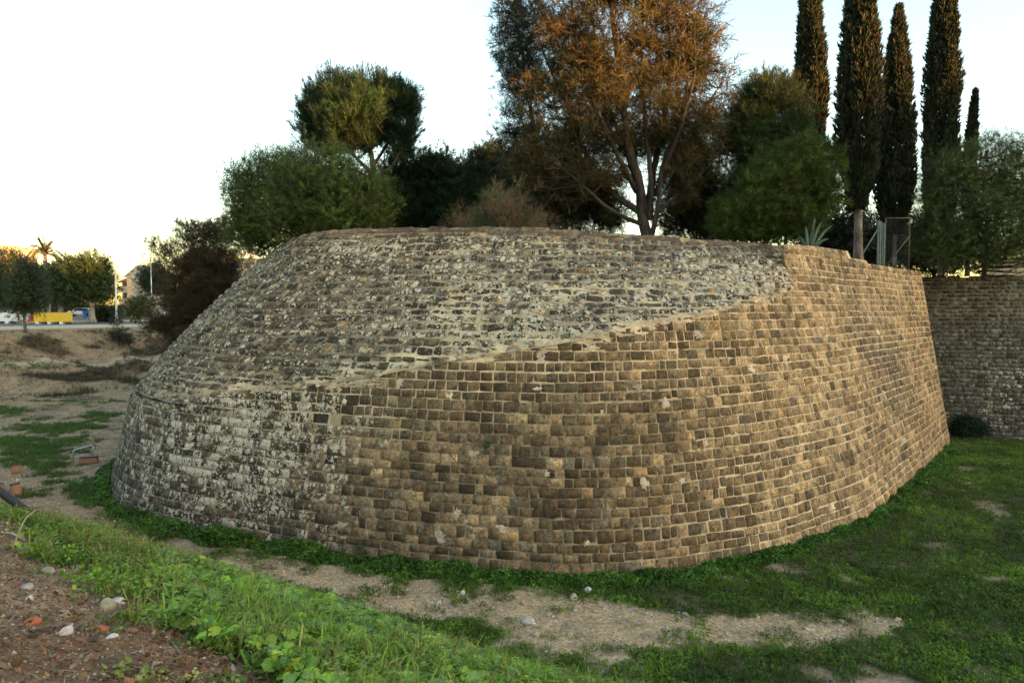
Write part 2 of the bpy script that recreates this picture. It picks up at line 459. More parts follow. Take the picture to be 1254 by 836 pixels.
def mat_mortar(name):
    m = NT(name); P = m.coord(); c = m.attr('col').outputs['Color']; mk = m.attr('mask')
    sep = m.n('ShaderNodeSeparateColor'); m.t.links.new(mk.outputs['Color'], sep.inputs[0])
    n1 = m.noise(1.6, 6, .7, P); n2 = m.noise(16, 6, .7, P)
    c = m.scale(c, m.rng(n1, .3, .7, .72, 1.25)); c = m.scale(c, m.rng(n2, .3, .7, .75, 1.2))
    f = m.math('ADD', m.noise(2.7, 7, .72, P), m.math('MULTIPLY', sep.outputs[1], .5))
    c = m.mix(m.rng(f, .54, .70, 0, .8), c, (.065, .055, .04))
    return m.done(m.principled(c, .95, m.bump(n2, .6, .015), spec=.15))

M_STONE = mat_stone('weathered_ashlar'); M_RUBBLE = mat_stone('lichened_rubble', 1.3); M_MORTAR = mat_mortar('lime_mortar')

def lay_blocks(mb, S, u0, u1, zs, zlo, zhi, rng, wmin, wmax, gap, proud, jit, rnd, rough, sloped, holes=(), region=None, nx=6, ny=5):
    """courses of separate rough stones laid on surface S(u, z); zlo/zhi: functions of u that bound the face"""
    A = []                                       # per stone: ua, ub, za, zb
    for i in range(len(zs) - 1):
        u = u0 + rng.uniform(-.4, 0)
        while u < u1:
            wd = rng.uniform(wmin, wmax) * (1.0 if rng.uniform() > .10 else 1.4)
            uc = u + wd / 2
            wob = 0.035 * vnoise(np.array(uc * .22), np.array(i * .31)).item()
            za, zb = zs[i] + wob, zs[i + 1] + wob
            lo, hi = float(zlo(uc)), float(zhi(uc)) + (rng.uniform(-.07, .10) if not sloped and region is None and uc < U_STEP else 0.0)
            za2, zb2 = max(za, lo), min(zb, hi)
            if zb2 - za2 > (zs[i + 1] - zs[i]) * .38 and u0 <= uc <= u1:
                if rng.uniform() < .004 and wd > .45:      # a pair of thin slips instead of one stone
                    zm = za2 + (zb2 - za2) * rng.uniform(.4, .6)
                    A += [(u, u + wd, za2, zm), (u, u + wd, zm, zb2)]
                else:
                    A.append((u, u + wd, za2, zb2))
            u += wd
    A = np.array(A)
    if len(holes):
        keep = np.ones(len(A), bool)
        for (ha, hb, hc, hd) in holes:
            keep &= ~((A[:, 0] < hb - .03) & (A[:, 1] > ha + .03) & (A[:, 2] < hd - .03) & (A[:, 3] > hc + .03))
        A = A[keep]
    n = len(A)
    gx = gap * rng.uniform(.5, 1.5, n); gz = gap * rng.uniform(.5, 1.4, n)
    ua, ub, za, zb = A[:, 0] + gx, A[:, 1] - gx, A[:, 2] + gz, A[:, 3] - gz
    # template parameters in [0,1]^2, outer ring duplicated (skirt)
    s = np.concatenate([[0, 0], np.linspace(0, 1, nx - 1)[1:-1], [1, 1]]); e = .09
    s = np.concatenate([[0], [e], np.linspace(e, 1 - e, nx - 2)[1:-1], [1 - e], [1]])
    t = np.concatenate([[0], [e * 1.5], np.linspace(e * 1.5, 1 - e * 1.5, ny - 2)[1:-1], [1 - e * 1.5], [1]])
    SS, TT = np.meshgrid(s, t, indexing='xy'); ring = (SS == 0) | (SS == 1) | (TT == 0) | (TT == 1)
    # corner jitter (bilinear) and rounding
    cj = rng.normal(0, jit, (n, 4, 2))
    S_ = SS.ravel()[None]; T_ = TT.ravel()[None]
    W = np.stack([(1 - S_) * (1 - T_), S_ * (1 - T_), S_ * T_, (1 - S_) * T_], -1)     # 1,k,4
    du = (W * cj[:, None, :, 0]).sum(-1); dz = (W * cj[:, None, :, 1]).sum(-1)
    a = 2 * S_ - 1; b = 2 * T_ - 1
    inset = rng.uniform(.008, .016, n) * (2.2 if sloped else 1.0)
    a = np.where(np.abs(a) > .999, a, a / (1 - 2 * e) * (1 - 2 * (inset / (ub - ua))[:, None])); b = np.where(np.abs(b) > .999, b, b / (1 - 3 * e) * (1 - 2 * (inset / (zb - za))[:, None]))
    rr = rnd * rng.uniform(.4, 1.4, n)[:, None]
    a2 = a * (1 - rr * b ** 4 * np.abs(a)); b2 = b * (1 - rr * 1.3 * a ** 4 * np.abs(b))
    uu = (ua + ub)[:, None] / 2 + a2 * (ub - ua)[:, None] / 2 + du
    zz = (za + zb)[:, None] / 2 + b2 * (zb - za)[:, None] / 2 + dz
    P = S(uu.ravel(), zz.ravel()); N = nrm(S, uu.ravel(), zz.ravel())
    pr = proud * rng.uniform(.35, 1.5, n)[:, None]
    k = S_.size
    # tilt of each face plus rough noise
    tl = rng.normal(0, .22, (n, 2))
    dep = pr * (1 + tl[:, :1] * a + tl[:, 1:] * b) 
    dep = np.broadcast_to(dep, (n, k)).copy()
    nz = fbm(P[:, 0] * 7, P[:, 1] * 7, P[:, 2] * 7, 3).reshape(n, k)
    dep = dep + rough * nz
    edge = np.maximum(np.abs(2 * S_ - 1) > 1 - 2 * e - 1e-6, np.abs(2 * T_ - 1) > 1 - 3 * e - 1e-6)
    dep = dep - np.where(edge & ~ring.ravel()[None], pr * .30, 0)
    dep = np.where(np.broadcast_to(ring.ravel()[None], dep.shape), -0.03, dep)
    P = P + N * dep.reshape(-1)[:, None]
    cen = S((ua + ub) / 2, (za + zb) / 2)
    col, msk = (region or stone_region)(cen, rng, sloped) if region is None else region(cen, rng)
    nxx = len(s); nyy = len(t)
    q = np.array([(j * nxx + i, j * nxx + i + 1, (j + 1) * nxx + i + 1, (j + 1) * nxx + i) for j in range(nyy - 1) for i in range(nxx - 1)])
    Q = (q[None] + (np.arange(n) * k)[:, None, None]).reshape(-1, 4)
    mb.add(P, Q, None, np.repeat(col, k, 0), np.repeat(msk, k, 0))
    return n

def mortar_sheet(mb, S, us, zlo, zhi, nz, depth, colfun):
    us = np.asarray(us); n = len(us)
    t = np.linspace(0, 1, nz)
    UU = np.repeat(us, nz); ZZ = (zlo(us)[:, None] * (1 - t) + zhi(us)[:, None] * t).ravel()
    P = S(UU, ZZ) + nrm(S, UU, ZZ) * (depth + 0.012 * fbm(UU * 2.2, ZZ * 2.2, None, 3))[:, None]
    q = [(i * nz + j, (i + 1) * nz + j, (i + 1) * nz + j + 1, i * nz + j + 1) for i in range(n - 1) for j in range(nz - 1)]
    c, m = colfun(P); mb.add(P, q, None, c, m)

def mortar_col(P):
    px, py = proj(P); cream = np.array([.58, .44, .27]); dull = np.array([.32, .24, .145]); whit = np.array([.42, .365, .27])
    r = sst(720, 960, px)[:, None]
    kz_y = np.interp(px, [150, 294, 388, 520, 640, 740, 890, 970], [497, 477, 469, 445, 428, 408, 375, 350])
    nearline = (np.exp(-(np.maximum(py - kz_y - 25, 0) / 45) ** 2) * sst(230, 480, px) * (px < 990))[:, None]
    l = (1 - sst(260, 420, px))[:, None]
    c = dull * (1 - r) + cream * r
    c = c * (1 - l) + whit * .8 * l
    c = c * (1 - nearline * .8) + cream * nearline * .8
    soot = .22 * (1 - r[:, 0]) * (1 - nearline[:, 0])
    return c, np.stack([0 * soot, soot, 0 * soot], -1)

def mortar_col2(P):
    px, py = proj(P); cream = np.array([.60, .46, .265]); g = np.array([.20, .162, .108])
    k = np.clip(.70 + 1.2 * fbm(P[:, 0] * .6, P[:, 1] * .6, P[:, 2] * .8, 4), 0, 1)[:, None]
    k = k * np.clip(gauss(px, py, 600, 385, 150, 38) + gauss(px, py, 790, 375, 150, 40) + .8 * gauss(px, py, 300, 470, 100, 20) + .7 * gauss(px, py, 640, 300, 300, 14) + .5 * gauss(px, py, 880, 350, 90, 30) + 1.0 * np.exp(-((py - np.interp(px, [150, 294, 388, 520, 640, 740, 890, 970], [497, 477, 469, 445, 428, 408, 375, 350]) + 9) / 11) ** 2) * sst(330, 480, px), 0, 1)[:, None]
    c = g * (1 - k) + cream * k
    soot = .20 * (1 - k[:, 0])
    return c, np.stack([0 * soot, soot, 0 * soot], -1)

def build_bastion():
    rng = np.random.default_rng(11)
    root = empty('stone_bastion', (-1.0, 25, 0), 'huge rounded stone bastion with a steep lower face and a lichened sloping upper face', 'bastion')
    # courses
    zs = [-1.15]
    while zs[-1] < 9.4: zs.append(zs[-1] + rng.uniform(.215, .315))
    zs = np.array(zs)
    # the framed niche in the left half of the face
    nu, nz0 = None, None
    best = 1e9
    for u in np.linspace(20, 75, 1200):
        for z in (3.2, 3.4, 3.6, 3.8, 4.0):
            p = S1(np.array([u]), np.array([z]))[0]; q = proj(p); d = (q[0] - 392) ** 2 + (q[1] - 519) ** 2
            if d < best: best, nu, nz0 = d, u, z
    i = int(np.argmin(abs(zs - (nz0 - .14)))); hole = (nu - .33, nu + .33, zs[i], zs[i + 1] + .04)
    top1 = lambda u: zkink(np.where(u > U_STEP - .22, u + .25, u)) - .015
    mb = MB()
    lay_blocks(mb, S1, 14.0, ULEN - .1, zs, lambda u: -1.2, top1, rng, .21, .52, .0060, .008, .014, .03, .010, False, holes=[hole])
    face = mb.build('battered_face', M_STONE, root)
    mb = MB(); us = np.sort(np.concatenate([np.arange(10.0, ULEN, .22), [U_STEP - .003, U_STEP + .003, U_DROP - .003, U_DROP + .003, U_DROP2 - .003, U_DROP2 + .003]]))
    mortar_sheet(mb, S1, us, lambda u: 0 * u - 1.3, lambda u: zkink(u) + 0.0, 44, -.005, mortar_col)
    # smears of mortar that were left over the stones
    for i in range(95):
        uc, zc = rng.uniform(34, ULEN - 6), rng.uniform(.2, 8.6)
        if zc > float(zkink(uc)) - .25: continue
        k = 14; th = np.linspace(0, 6.283, k, endpoint=False); rr = rng.uniform(.05, .15) * (1 + .45 * rng.normal(size=k).clip(-1, 1)); ex = rng.uniform(.8, 2.0)
        u = np.concatenate([[uc], uc + rr * np.cos(th) * ex]); z = np.concatenate([[zc], zc + rr * np.sin(th)]); Pm = S1(u, z); Nm = nrm(S1, u, z); ht = np.full(k + 1, .004); ht[0] = .028
        mb.add(Pm + Nm * ht[:, None], None, [(0, 1 + j, 1 + (j + 1) % k) for j in range(k)], np.array([.52, .43, .30]) * rng.uniform(.75, 1.15), (0, .05, 0))
    for i in range(120):                           # mortar dragged along the repair line
        uc = rng.uniform(40, U_STEP - .3); zc = float(zkink(uc)) + rng.normal(-.03, .10); k = 14; th = np.linspace(0, 6.283, k, endpoint=False); rr = rng.uniform(.03, .09) * (1 + .65 * rng.normal(size=k).clip(-1, 1)); ex = rng.uniform(1.5, 4.5)
        u = np.concatenate([[uc], uc + rr * np.cos(th) * ex]); z = np.concatenate([[zc], zc + rr * np.sin(th)]); Sx = S1 if zc < float(zkink(uc)) else S2; Pm = Sx(u, z); Nm = nrm(Sx, u, z); ht = np.full(k + 1, .004) + rng.uniform(-.004, .006, k + 1); ht[0] = .018
        mb.add(Pm + Nm * ht[:, None], None, [(0, 1 + j, 1 + (j + 1) % k) for j in range(k)], np.array([.56, .44, .28]) * rng.uniform(.7, 1.1), (0, .05, 0))
    mb.build('mortar_joints', M_MORTAR, face)
    # sloping face
    zs2 = [3.2]
    while zs2[-1] < 9.25: zs2.append(zs2[-1] + rng.uniform(.185, .25) * (1.0 if zs2[-1] < 8.5 else 1.12))
    zs2.append(zs2[-1] + .2)
    zs2 = np.array(zs2)
    mb = MB()
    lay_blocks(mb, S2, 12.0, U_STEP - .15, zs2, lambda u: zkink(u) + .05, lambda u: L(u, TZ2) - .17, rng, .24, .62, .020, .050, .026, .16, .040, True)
    sl = mb.build('sloped_face', M_RUBBLE, root)
    mb = MB(); us = np.arange(8.0, U_STEP + .05, .22)
    mortar_sheet(mb, S2, us, lambda u: zkink(u) - .02, lambda u: L(u, TZ2) - .03, 30, -.004, mortar_col2)
    mb.build('mortar_joints', M_MORTAR, sl)
    # coping: one course of squared stones along the rim with a real top face
    mb = MB(); u = 8.0
    while u < ULEN - .4:
        wd = rng.uniform(.42, .75)
        if not (u < U_STEP < u + wd) and not (u < U_DROP < u + wd) and not (u < U_DROP2 < u + wd):
            add_cope(mb, u + .008, u + wd - .008, rng)
        elif u < U_STEP < u + wd: pass
        u += wd
    mb.build('coping', M_STONE, root, smooth=False)
    # niche frame
    mb = MB(); a, b, c, d = hole
    for (x0, x1, y0, y1, p) in ((a, b, d - .05, d, .035), (a, a + .055, c, d - .05, .03), (b - .055, b, c, d - .05, .03), (a, b, c - .001, c + .03, .012)):
        slab(mb, S1, x0, x1, y0, y1, p + .012, -.1, (.50, .42, .29))
    nf = mb.build('niche_frame', M_MORTAR, root, smooth=False); nf['label'] = 'pale stone frame of the small niche'
    mb = MB(); slab(mb, S1, a + .055, b - .055, c + .03, d - .05, .006, -.12, (.050, .038, .025)); mb.build('niche_back', M_STONE, nf, smooth=False)
    return root

def slab(mb, S, u0, u1, z0, z1, out, back, col, mask=(0, .1, 0)):
    u = np.array([u0, u1, u1, u0] * 2); z = np.array([z0, z0, z1, z1] * 2); o = np.array([back] * 4 + [out] * 4)
    P = S(u, z) + nrm(S, u, z) * o[:, None]
    q = [(4, 5, 6, 7), (0, 1, 5, 4), (1, 2, 6, 5), (2, 3, 7, 6), (3, 0, 4, 7), (3, 2, 1, 0)]
    mb.add(P, q, None, col, mask)

def add_cope(mb, u0, u1, rng):
    uc = (u0 + u1) / 2; S = S1 if uc > U_STEP else S2
    n = 4; us = np.linspace(u0, u1, n)
    zt = L(us, TZ2) + rng.normal(0, .016) + rng.normal(0, .01, n); zb = L(us, TZ2) - .175
    f0 = S(us, zb); f1 = S(us, L(us, TZ2)); 
    nn = nrm(S, us, L(us, TZ2) - .3); out = nn.copy(); out[:, 2] = 0; out = unit(out)
    pr = rng.uniform(.015, .05)
    v0 = f0 + out * pr; v1 = f1 + out * pr; v1[:, 2] = zt; v0[:, 2] = zb
    v1 -= out * .012; e = v1 - out * .55; e[:, 2] = zt - .01; 
    vm = v1 - out * .03; v1[:, 2] -= .02
    V = np.concatenate([v0, v1, vm, e, e - np.array([0, 0, .5])]); q = []
    for r in range(4):
        for i in range(n - 1): q.append((r * n + i, r * n + i + 1, (r + 1) * n + i + 1, (r + 1) * n + i))
    q += [(0, n, 2 * n, 3 * n), (n - 1, 4 * n - 1, 3 * n - 1, 2 * n - 1)]
    col, msk = stone_region(np.array([(f0.mean(0) + f1.mean(0)) / 2]), rng, S is S2)
    c = col[0] * rng.uniform(.85, 1.25)
    mb.add(V, q, None, c, msk[0])
# ================================================================ GROUND
FOOT = np.array([(-60, 36), (-30, 27.5), (-18, 22.2), (-12, 20.0), (-6, 16.8), (0, 12.9), (4.4, 11.3), (30, 8.0)], float)
def smin(a, b, k=.5):
    h = np.clip(.5 + .5 * (b - a) / k, 0, 1); return b * (1 - h) + a * h - k * h * (1 - h)
def smax(a, b, k=.5): return -smin(-a, -b, k)
EDGE0 = np.array([-46., 64.]); EDGE_D = unit(np.array([7., 10.])); EDGE_N = np.array([EDGE_D[1], -EDGE_D[0]])
def edge_w(x, y): return (x - EDGE0[0]) * EDGE_N[0] + (y - EDGE0[1]) * EDGE_N[1]
def edge_t(x, y): return (x - EDGE0[0]) * EDGE_D[0] + (y - EDGE0[1]) * EDGE_D[1]

def in_poly(x, y, poly):
    x = np.asarray(x); y = np.asarray(y); r = np.zeros(x.shape, bool); n = len(poly); j = n - 1
    for i in range(n):
        xi, yi = poly[i]; xj, yj = poly[j]
        c = ((yi > y) != (yj > y)) & (x < (xj - xi) * (y - yi) / (yj - yi + 1e-12) + xi); r ^= c; j = i
    return r
CURT = np.array([(19.5, 47.8), (32.0, 44.2), (44.0, 41.5), (75.0, 36.0)])
us_ = np.linspace(2.0, ULEN - 1.0, 260); rim = S2(us_, L(us_, TZ2)); rim1 = S1(us_, L(us_, TZ2))
rim = np.where((us_ > U_STEP)[:, None], rim1, rim)[:, :2]
tn = np.gradient(rim, axis=0); tn = unit(tn); inn = np.stack([-tn[:, 1], tn[:, 0]], 1)
rim_in = rim + inn * .50
TERR = [tuple(p) for p in rim_in[:-8]] + [(20.6, 48.4), (32.2, 45.0), (44.2, 42.3), (76, 37), (200, 30), (260, 260), (-14, 260), (-13.0, 62)]

def h_bank(x, y):
    plane = 4.68 - .21 * (x + 4) - .30 * (y - 6) - .05 * np.maximum(y - 6, 0) * sst(-3.2, 0.0, x)
    plane = smin(plane, 5.35 + .05 * np.abs(x) * 0, .5)
    f1 = (np.interp(x, FOOT[:, 0], FOOT[:, 1]) - y) * .90
    f2 = 7.7 - .28 * (np.clip(y, -30, 40) - 2) - x
    f = smin(f1, f2, 2.0) * .60
    return smin(plane, f, .7)

def h_floor(x, y):
    z = .0 + .05 * fbm(x * .25, y * .25, None, 3)
    z = z - .55 * sst(14, 30, x) * sst(20, 42, y) - .75 * sst(22, 25, x) * sst(36, 42, y)     # the moat dips towards the right-hand wall
    return z

def h_shade_ridge(x, y):  # made-up ridge behind the camera, shaped to block the low sun
    s = x * SUN_XY[0] + y * SUN_XY[1]; q = -x * SUN_XY[1] + y * SUN_XY[0]
    return (SHADE_RIDGE_H + SHADE_RIDGE_Q * sst(43, 50, q) + 8.0 * sst(58, 74, q) + 1.8 * fbm(q * .012, s * .004, None, 4)) * sst(120, 262, s)

def ground_z(x, y):
    x = np.asarray(x, float); y = np.asarray(y, float)
    z = h_floor(x, y)
    b = h_bank(x, y) + .055 * fbm(x * 1.1, y * 1.1, None, 4) * sst(0, 1, h_bank(x, y))
    z = smax(z, b, .45)
    # far side of the moat: earth bank up to the road
    w = edge_w(x, y)
    prof = np.interp(w + 1.6 * fbm(x * .09, y * .09, None, 3) * sst(1, 4, w) * (1 - sst(20, 30, w)), [-400, -60, 0, 1.5, 4.2, 6.6, 8.2, 12, 16, 24, 200], [6.0, 5.5, 4.93, 4.55, 3.25, 2.45, 2.2, 1.15, .55, .12, -.2])
    rough = .75 * fbm(x * .30, y * .30, None, 6) * sst(.8, 3, w) * (1 - sst(13, 20, w))
    far = np.where((y > 26) & (x < 5), prof + rough, -5)
    z = np.where((y > 26) & (x < 5), smax(z, far, .25), z)
    z = np.where(w < 0, np.where(y > 26, prof, z), z)
    # everything well outside the moat is town level
    R = np.hypot(x, y); z = np.where(R > 130, np.maximum(z, 5.45 * sst(130, 200, R)), z)
    z = np.where(x * SUN_XY[0] + y * SUN_XY[1] > 118, np.maximum(z, h_shade_ridge(x, y)), z)  # unseen ridge added to cast the evening shade
    return z + .02 * fbm(x * 3, y * 3, None, 2) * (R < 40)

# green / bare masks on the moat floor (what grows where)
def pl_dist(px, py, pts, sy=1.0):
    """distance in pixels of the photograph to a poly-line, y stretched by sy"""
    d = np.full(np.shape(px), 1e9)
    for (a, b) in zip(pts[:-1], pts[1:]):
        ax, ay, bx, by = a[0], a[1] * sy, b[0], b[1] * sy; dx, dy = bx - ax, by - ay
        t = np.clip(((px - ax) * dx + (py * sy - ay) * dy) / (dx * dx + dy * dy), 0, 1)
        d = np.minimum(d, np.hypot(px - ax - t * dx, py * sy - ay - t * dy))
    return d
def masks(x, y, z):
    P = np.stack([x, y, z], -1); px, py = proj(P); vis = (y > 1.5)
    n1 = fbm(x * .55, y * .55, None, 4); n2 = fbm(x * 1.9, y * 1.9, None, 3); n3 = fbm(x * .16, y * .16, None, 3)
    on_bank = sst(.12, .5, h_bank(x, y)) * (y < 30)
    path = np.exp(-(pl_dist(px, py, [(285, 693), (340, 700), (430, 716), (540, 738), (640, 748), (730, 764), (830, 772), (930, 768), (1060, 768)], 2.1) / 58) ** 2)
    path = path + .95 * gauss(px, py, 740, 768, 120, 17) + .5 * gauss(px, py, 960, 778, 110, 10) + .45 * gauss(px, py, 1030, 830, 60, 7) + .5 * gauss(px, py, 985, 712, 50, 7) - .5 * gauss(px, py, 560, 772, 110, 13)
    bare = sst(.30, .80, path + .85 * n1 + .7 * n2)
    right = np.maximum(sst(330, 420, px), sst(90, 190, px) * sst(610, 640, py)) * (1 - on_bank) * vis
    lawn = right * (1 - bare) * sst(-.62, -.22, n1 + .25 * n2)
    left = (1 - sst(150, 330, px)) * (1 - on_bank) * vis * (y > 14)
    lp = 0
    for (cx, cy, rx, ry, a) in ((72, 526, 40, 9, .9), (12, 503, 30, 6, .9), (128, 509, 26, 6, .8), (20, 540, 60, 12, .55), (75, 548, 60, 10, .5), (105, 590, 45, 14, .45), (40, 575, 50, 14, .45), (60, 605, 50, 12, .5), (30, 560, 40, 14, .45), (90, 590, 50, 16, .3), (115, 492, 60, 4, .5), (165, 466, 16, 5, .8), (12, 450, 40, 5, .5), (75, 447, 40, 7, .6), (120, 610, 30, 14, .9), (200, 410, 40, 20, .8), (35, 490, 40, 3, .5), (105, 530, 60, 30, .12)):
        lp = lp + a * gauss(px, py, cx, cy, rx, ry)
    lgreen = left * sst(.36, .80, lp + .55 * n1 + .65 * n2 + .3 * fbm(x * 5, y * 5, None, 2))
    strip_d = np.full(x.shape, 99.); return P, px, py, on_bank, path, bare, lawn, left, lgreen, n1, n2, n3

def weeds_mask(px, py, n):
    """where weeds cover the near bank: right of a ragged line, bare soil left of it"""
    bx = np.interp(py, [640, 655, 690, 720, 760, 790, 815, 836, 900], [20, 30, 95, 140, 195, 235, 300, 330, 380])
    return sst(-30, 45, px - bx + 120 * n)

def ground_sheet():
    xs = np.concatenate([-np.geomspace(3500, 75, 26), np.arange(-72, -30, .55), np.arange(-30, -9, .24), np.arange(-9, 9, .10), np.arange(9, 34, .24), np.arange(34, 80, 1.2), np.geomspace(82, 3500, 26)])
    ys = np.concatenate([-np.geomspace(3500, 32, 30), np.arange(-30, 1, 1.0), np.arange(1, 13, .10), np.arange(13, 50, .24), np.arange(50, 92, .5), np.geomspace(93, 4500, 40)])
    X, Y = np.meshgrid(xs, ys, indexing='xy'); Z = ground_z(X, Y)
    t = in_poly(X.ravel(), Y.ravel(), TERR).reshape(X.shape)
    Zt = 9.02 + .10 * fbm(X * .2, Y * .2, None, 3) - .25 * sst(10, 26, X) * (Y > 27); Z = np.where(t, Zt, Z)
    P, px, py, bank, path, bare, lawn, left, lgreen, n1, n2, n3 = masks(X, Y, Z)
    sand = np.array([.45, .315, .175]); soil = np.array([.200, .115, .060]); earth = np.array([.36, .255, .155]); dgreen = np.array([.030, .042, .014]); dust = np.array([.29, .21, .13])
    def lerp(c, d, k): return c * (1 - k[..., None]) + d * k[..., None]
    c = np.broadcast_to(dust, X.shape + (3,)).copy()
    c = lerp(c, earth, sst(-.3, .4, n1) * .7)
    c = lerp(c, sand, np.clip(bare, 0, 1) * (px > 200) * (1 - bank) * (Y > 1))
    c = lerp(c, earth * np.array([.86, .80, .72]), left * (.45 + .5 * sst(-.3, .3, n1)))
    c = lerp(c, np.array([.13, .095, .05]), left * sst(.0, .45, n2 + .6 * n1) * .75)
    c = lerp(c, dgreen, np.clip(lawn * .85, 0, 1)); c = lerp(c, dgreen, lgreen * .7)
    # far bank: sandy scars, dark brush, a beaten footpath
    w = edge_w(X, Y); fb = sst(.3, 1.5, w) * (1 - sst(18, 26, w)) * (Y > 36) * (X < -10)
    c = lerp(c, np.array([.31, .20, .105]), fb * sst(-.15, .35, fbm(X * .5, Y * .5, None, 4) + .3 * (w > 3) - .25 * (w < 2.2)))
    c = lerp(c, np.array([.095, .065, .036]), fb * sst(.0, .22, fbm(X * .42 + 9, Y * .42, None, 6)) * .9)
    c = lerp(c, np.array([.42, .31, .19]), fb * np.exp(-((w - 7.6) / .5) ** 2))
    c = lerp(c, np.array([.55, .44, .30]), np.exp(-((w + 3.2) / 2.6) ** 4) * (Y > 30) * (X < 10) * .8)
    c = lerp(c, np.array([.13, .115, .10]), (w < -6.5) * (Y > 30) * (X < 10) * 1.0)
    # near bank soil
    nb = bank * (Y < 30)
    cs = lerp(np.broadcast_to(soil, X.shape + (3,)), np.array([.32, .21, .115]), sst(.0, .45, n1 + .4 * n2))
    cs = lerp(cs, np.array([.06, .042, .03]), sst(.1, .5, n2 - .3 * n1) * .7)
    c = lerp(c, cs, nb)
    wm = weeds_mask(px, py, n2) * nb * (Y > .5); c = lerp(c, np.array([.035, .04, .016]), wm * .8)
    c = lerp(c, np.array([.12, .09, .055]), t * 1.0)
    ny, nx = X.shape
    idx = np.arange(nx * ny).reshape(ny, nx)
    q = np.stack([idx[:-1, :-1], idx[:-1, 1:], idx[1:, 1:], idx[1:, :-1]], -1).reshape(-1, 4)
    mb = MB(); mb.add(np.stack([X, Y, Z], -1).reshape(-1, 3), q, None, c.reshape(-1, 3))
    m = NT('earth'); P_ = m.coord(); cc = m.attr('col').outputs['Color']
    a = m.noise(1.1, 6, .7); b = m.noise(9, 6, .7); d = m.noise(45, 4, .7)
    cc = m.scale(cc, m.rng(a, .3, .7, .75, 1.25)); cc = m.scale(cc, m.rng(b, .3, .7, .62, 1.38)); cc = m.scale(cc, m.rng(d, .3, .7, .75, 1.25))
    v = m.voro(16, P_); sp = m.math('MULTIPLY', m.rng(v, .16, .24, 1, 0), m.rng(m.noise(3.7, 3), .52, .62))
    cc = m.mix(m.math('MULTIPLY', sp, .55), cc, (.42, .37, .29))
    h = m.math('ADD', m.math('MULTIPLY', b, .8), m.math('MULTIPLY', d, .4)); h = m.math('ADD', h, m.math('MULTIPLY', sp, .3))
    o = mb.build('ground', m.done(m.principled(cc, .97, m.bump(h, .9, .05), spec=.12)), smooth=True)
    tag(o, kind='structure'); return o

def strip(name, t0, t1, w0, w1, dz, mat, thick=0.0):
    """sheet parallel to the road edge, between offsets w0..w1 from the edge, following the ground"""
    ts = np.linspace(t0, t1, 60); n = len(ts); V = []
    for ww in (w0, w1):
        p = EDGE0 + ts[:, None] * EDGE_D + ww * EDGE_N
        V.append(np.column_stack([p, ground_z(p[:, 0], p[:, 1]) + dz]))
    q = [(i, i + 1, n + i + 1, n + i) for i in range(n - 1)]
    mb = MB(); V = np.concatenate(V)
    if thick > 0:
        lo = V - np.array([0, 0, thick + .3]); V = np.concatenate([V, lo]); 
        q += [(i, 2 * n + i, 2 * n + i + 1, i + 1) for i in range(n - 1)] + [(n + i, n + i + 1, 3 * n + i + 1, 3 * n + i) for i in range(n - 1)]
    mb.add(V, q); o = mb.build(name, mat, smooth=False); tag(o, kind='structure'); return o

# ================================================================ CURTAIN WALL
def curt_xy(u):
    d = np.concatenate([[0], np.cumsum(np.hypot(*np.diff(CURT, axis=0).T))]); return np.stack([np.interp(u, d, CURT[:, 0]), np.interp(u, d, CURT[:, 1])], -1)
def SC_(u, z):
    u = np.asarray(u, float); z = np.asarray(z, float) + 0 * u; p = curt_xy(u); e = .05
    tnn = unit(curt_xy(u + e) - curt_xy(u - e)); nn = np.stack([-tnn[:, 1], tnn[:, 0]], -1)
    p = p + nn * ((z - 0) * .10)[:, None]
    return np.concatenate([p, z[:, None]], 1)
def curt_region(P, rng):
    n = len(P); r = rng.uniform(0, 1, n)[:, None]; r3 = rng.uniform(0, 1, n); z = P[:, 2:3]
    c = np.array([.165, .152, .115]) * (.45 + .9 * r); c = np.where((r3 < .12)[:, None], np.array([.17, .145, .10]), c)
    c = np.where((z < 6.2) & (z > 4.2), c * .5 + np.array([.20, .18, .14]) * .5, c)
    px, py = proj(P)
    return c, np.stack([.035 * rng.uniform(0, 2, n) + .13 * gauss(px, py, 1230, 480, 30, 50) * rng.uniform(0, 1.6, n), .28 + 0 * px, 0 * px], -1)
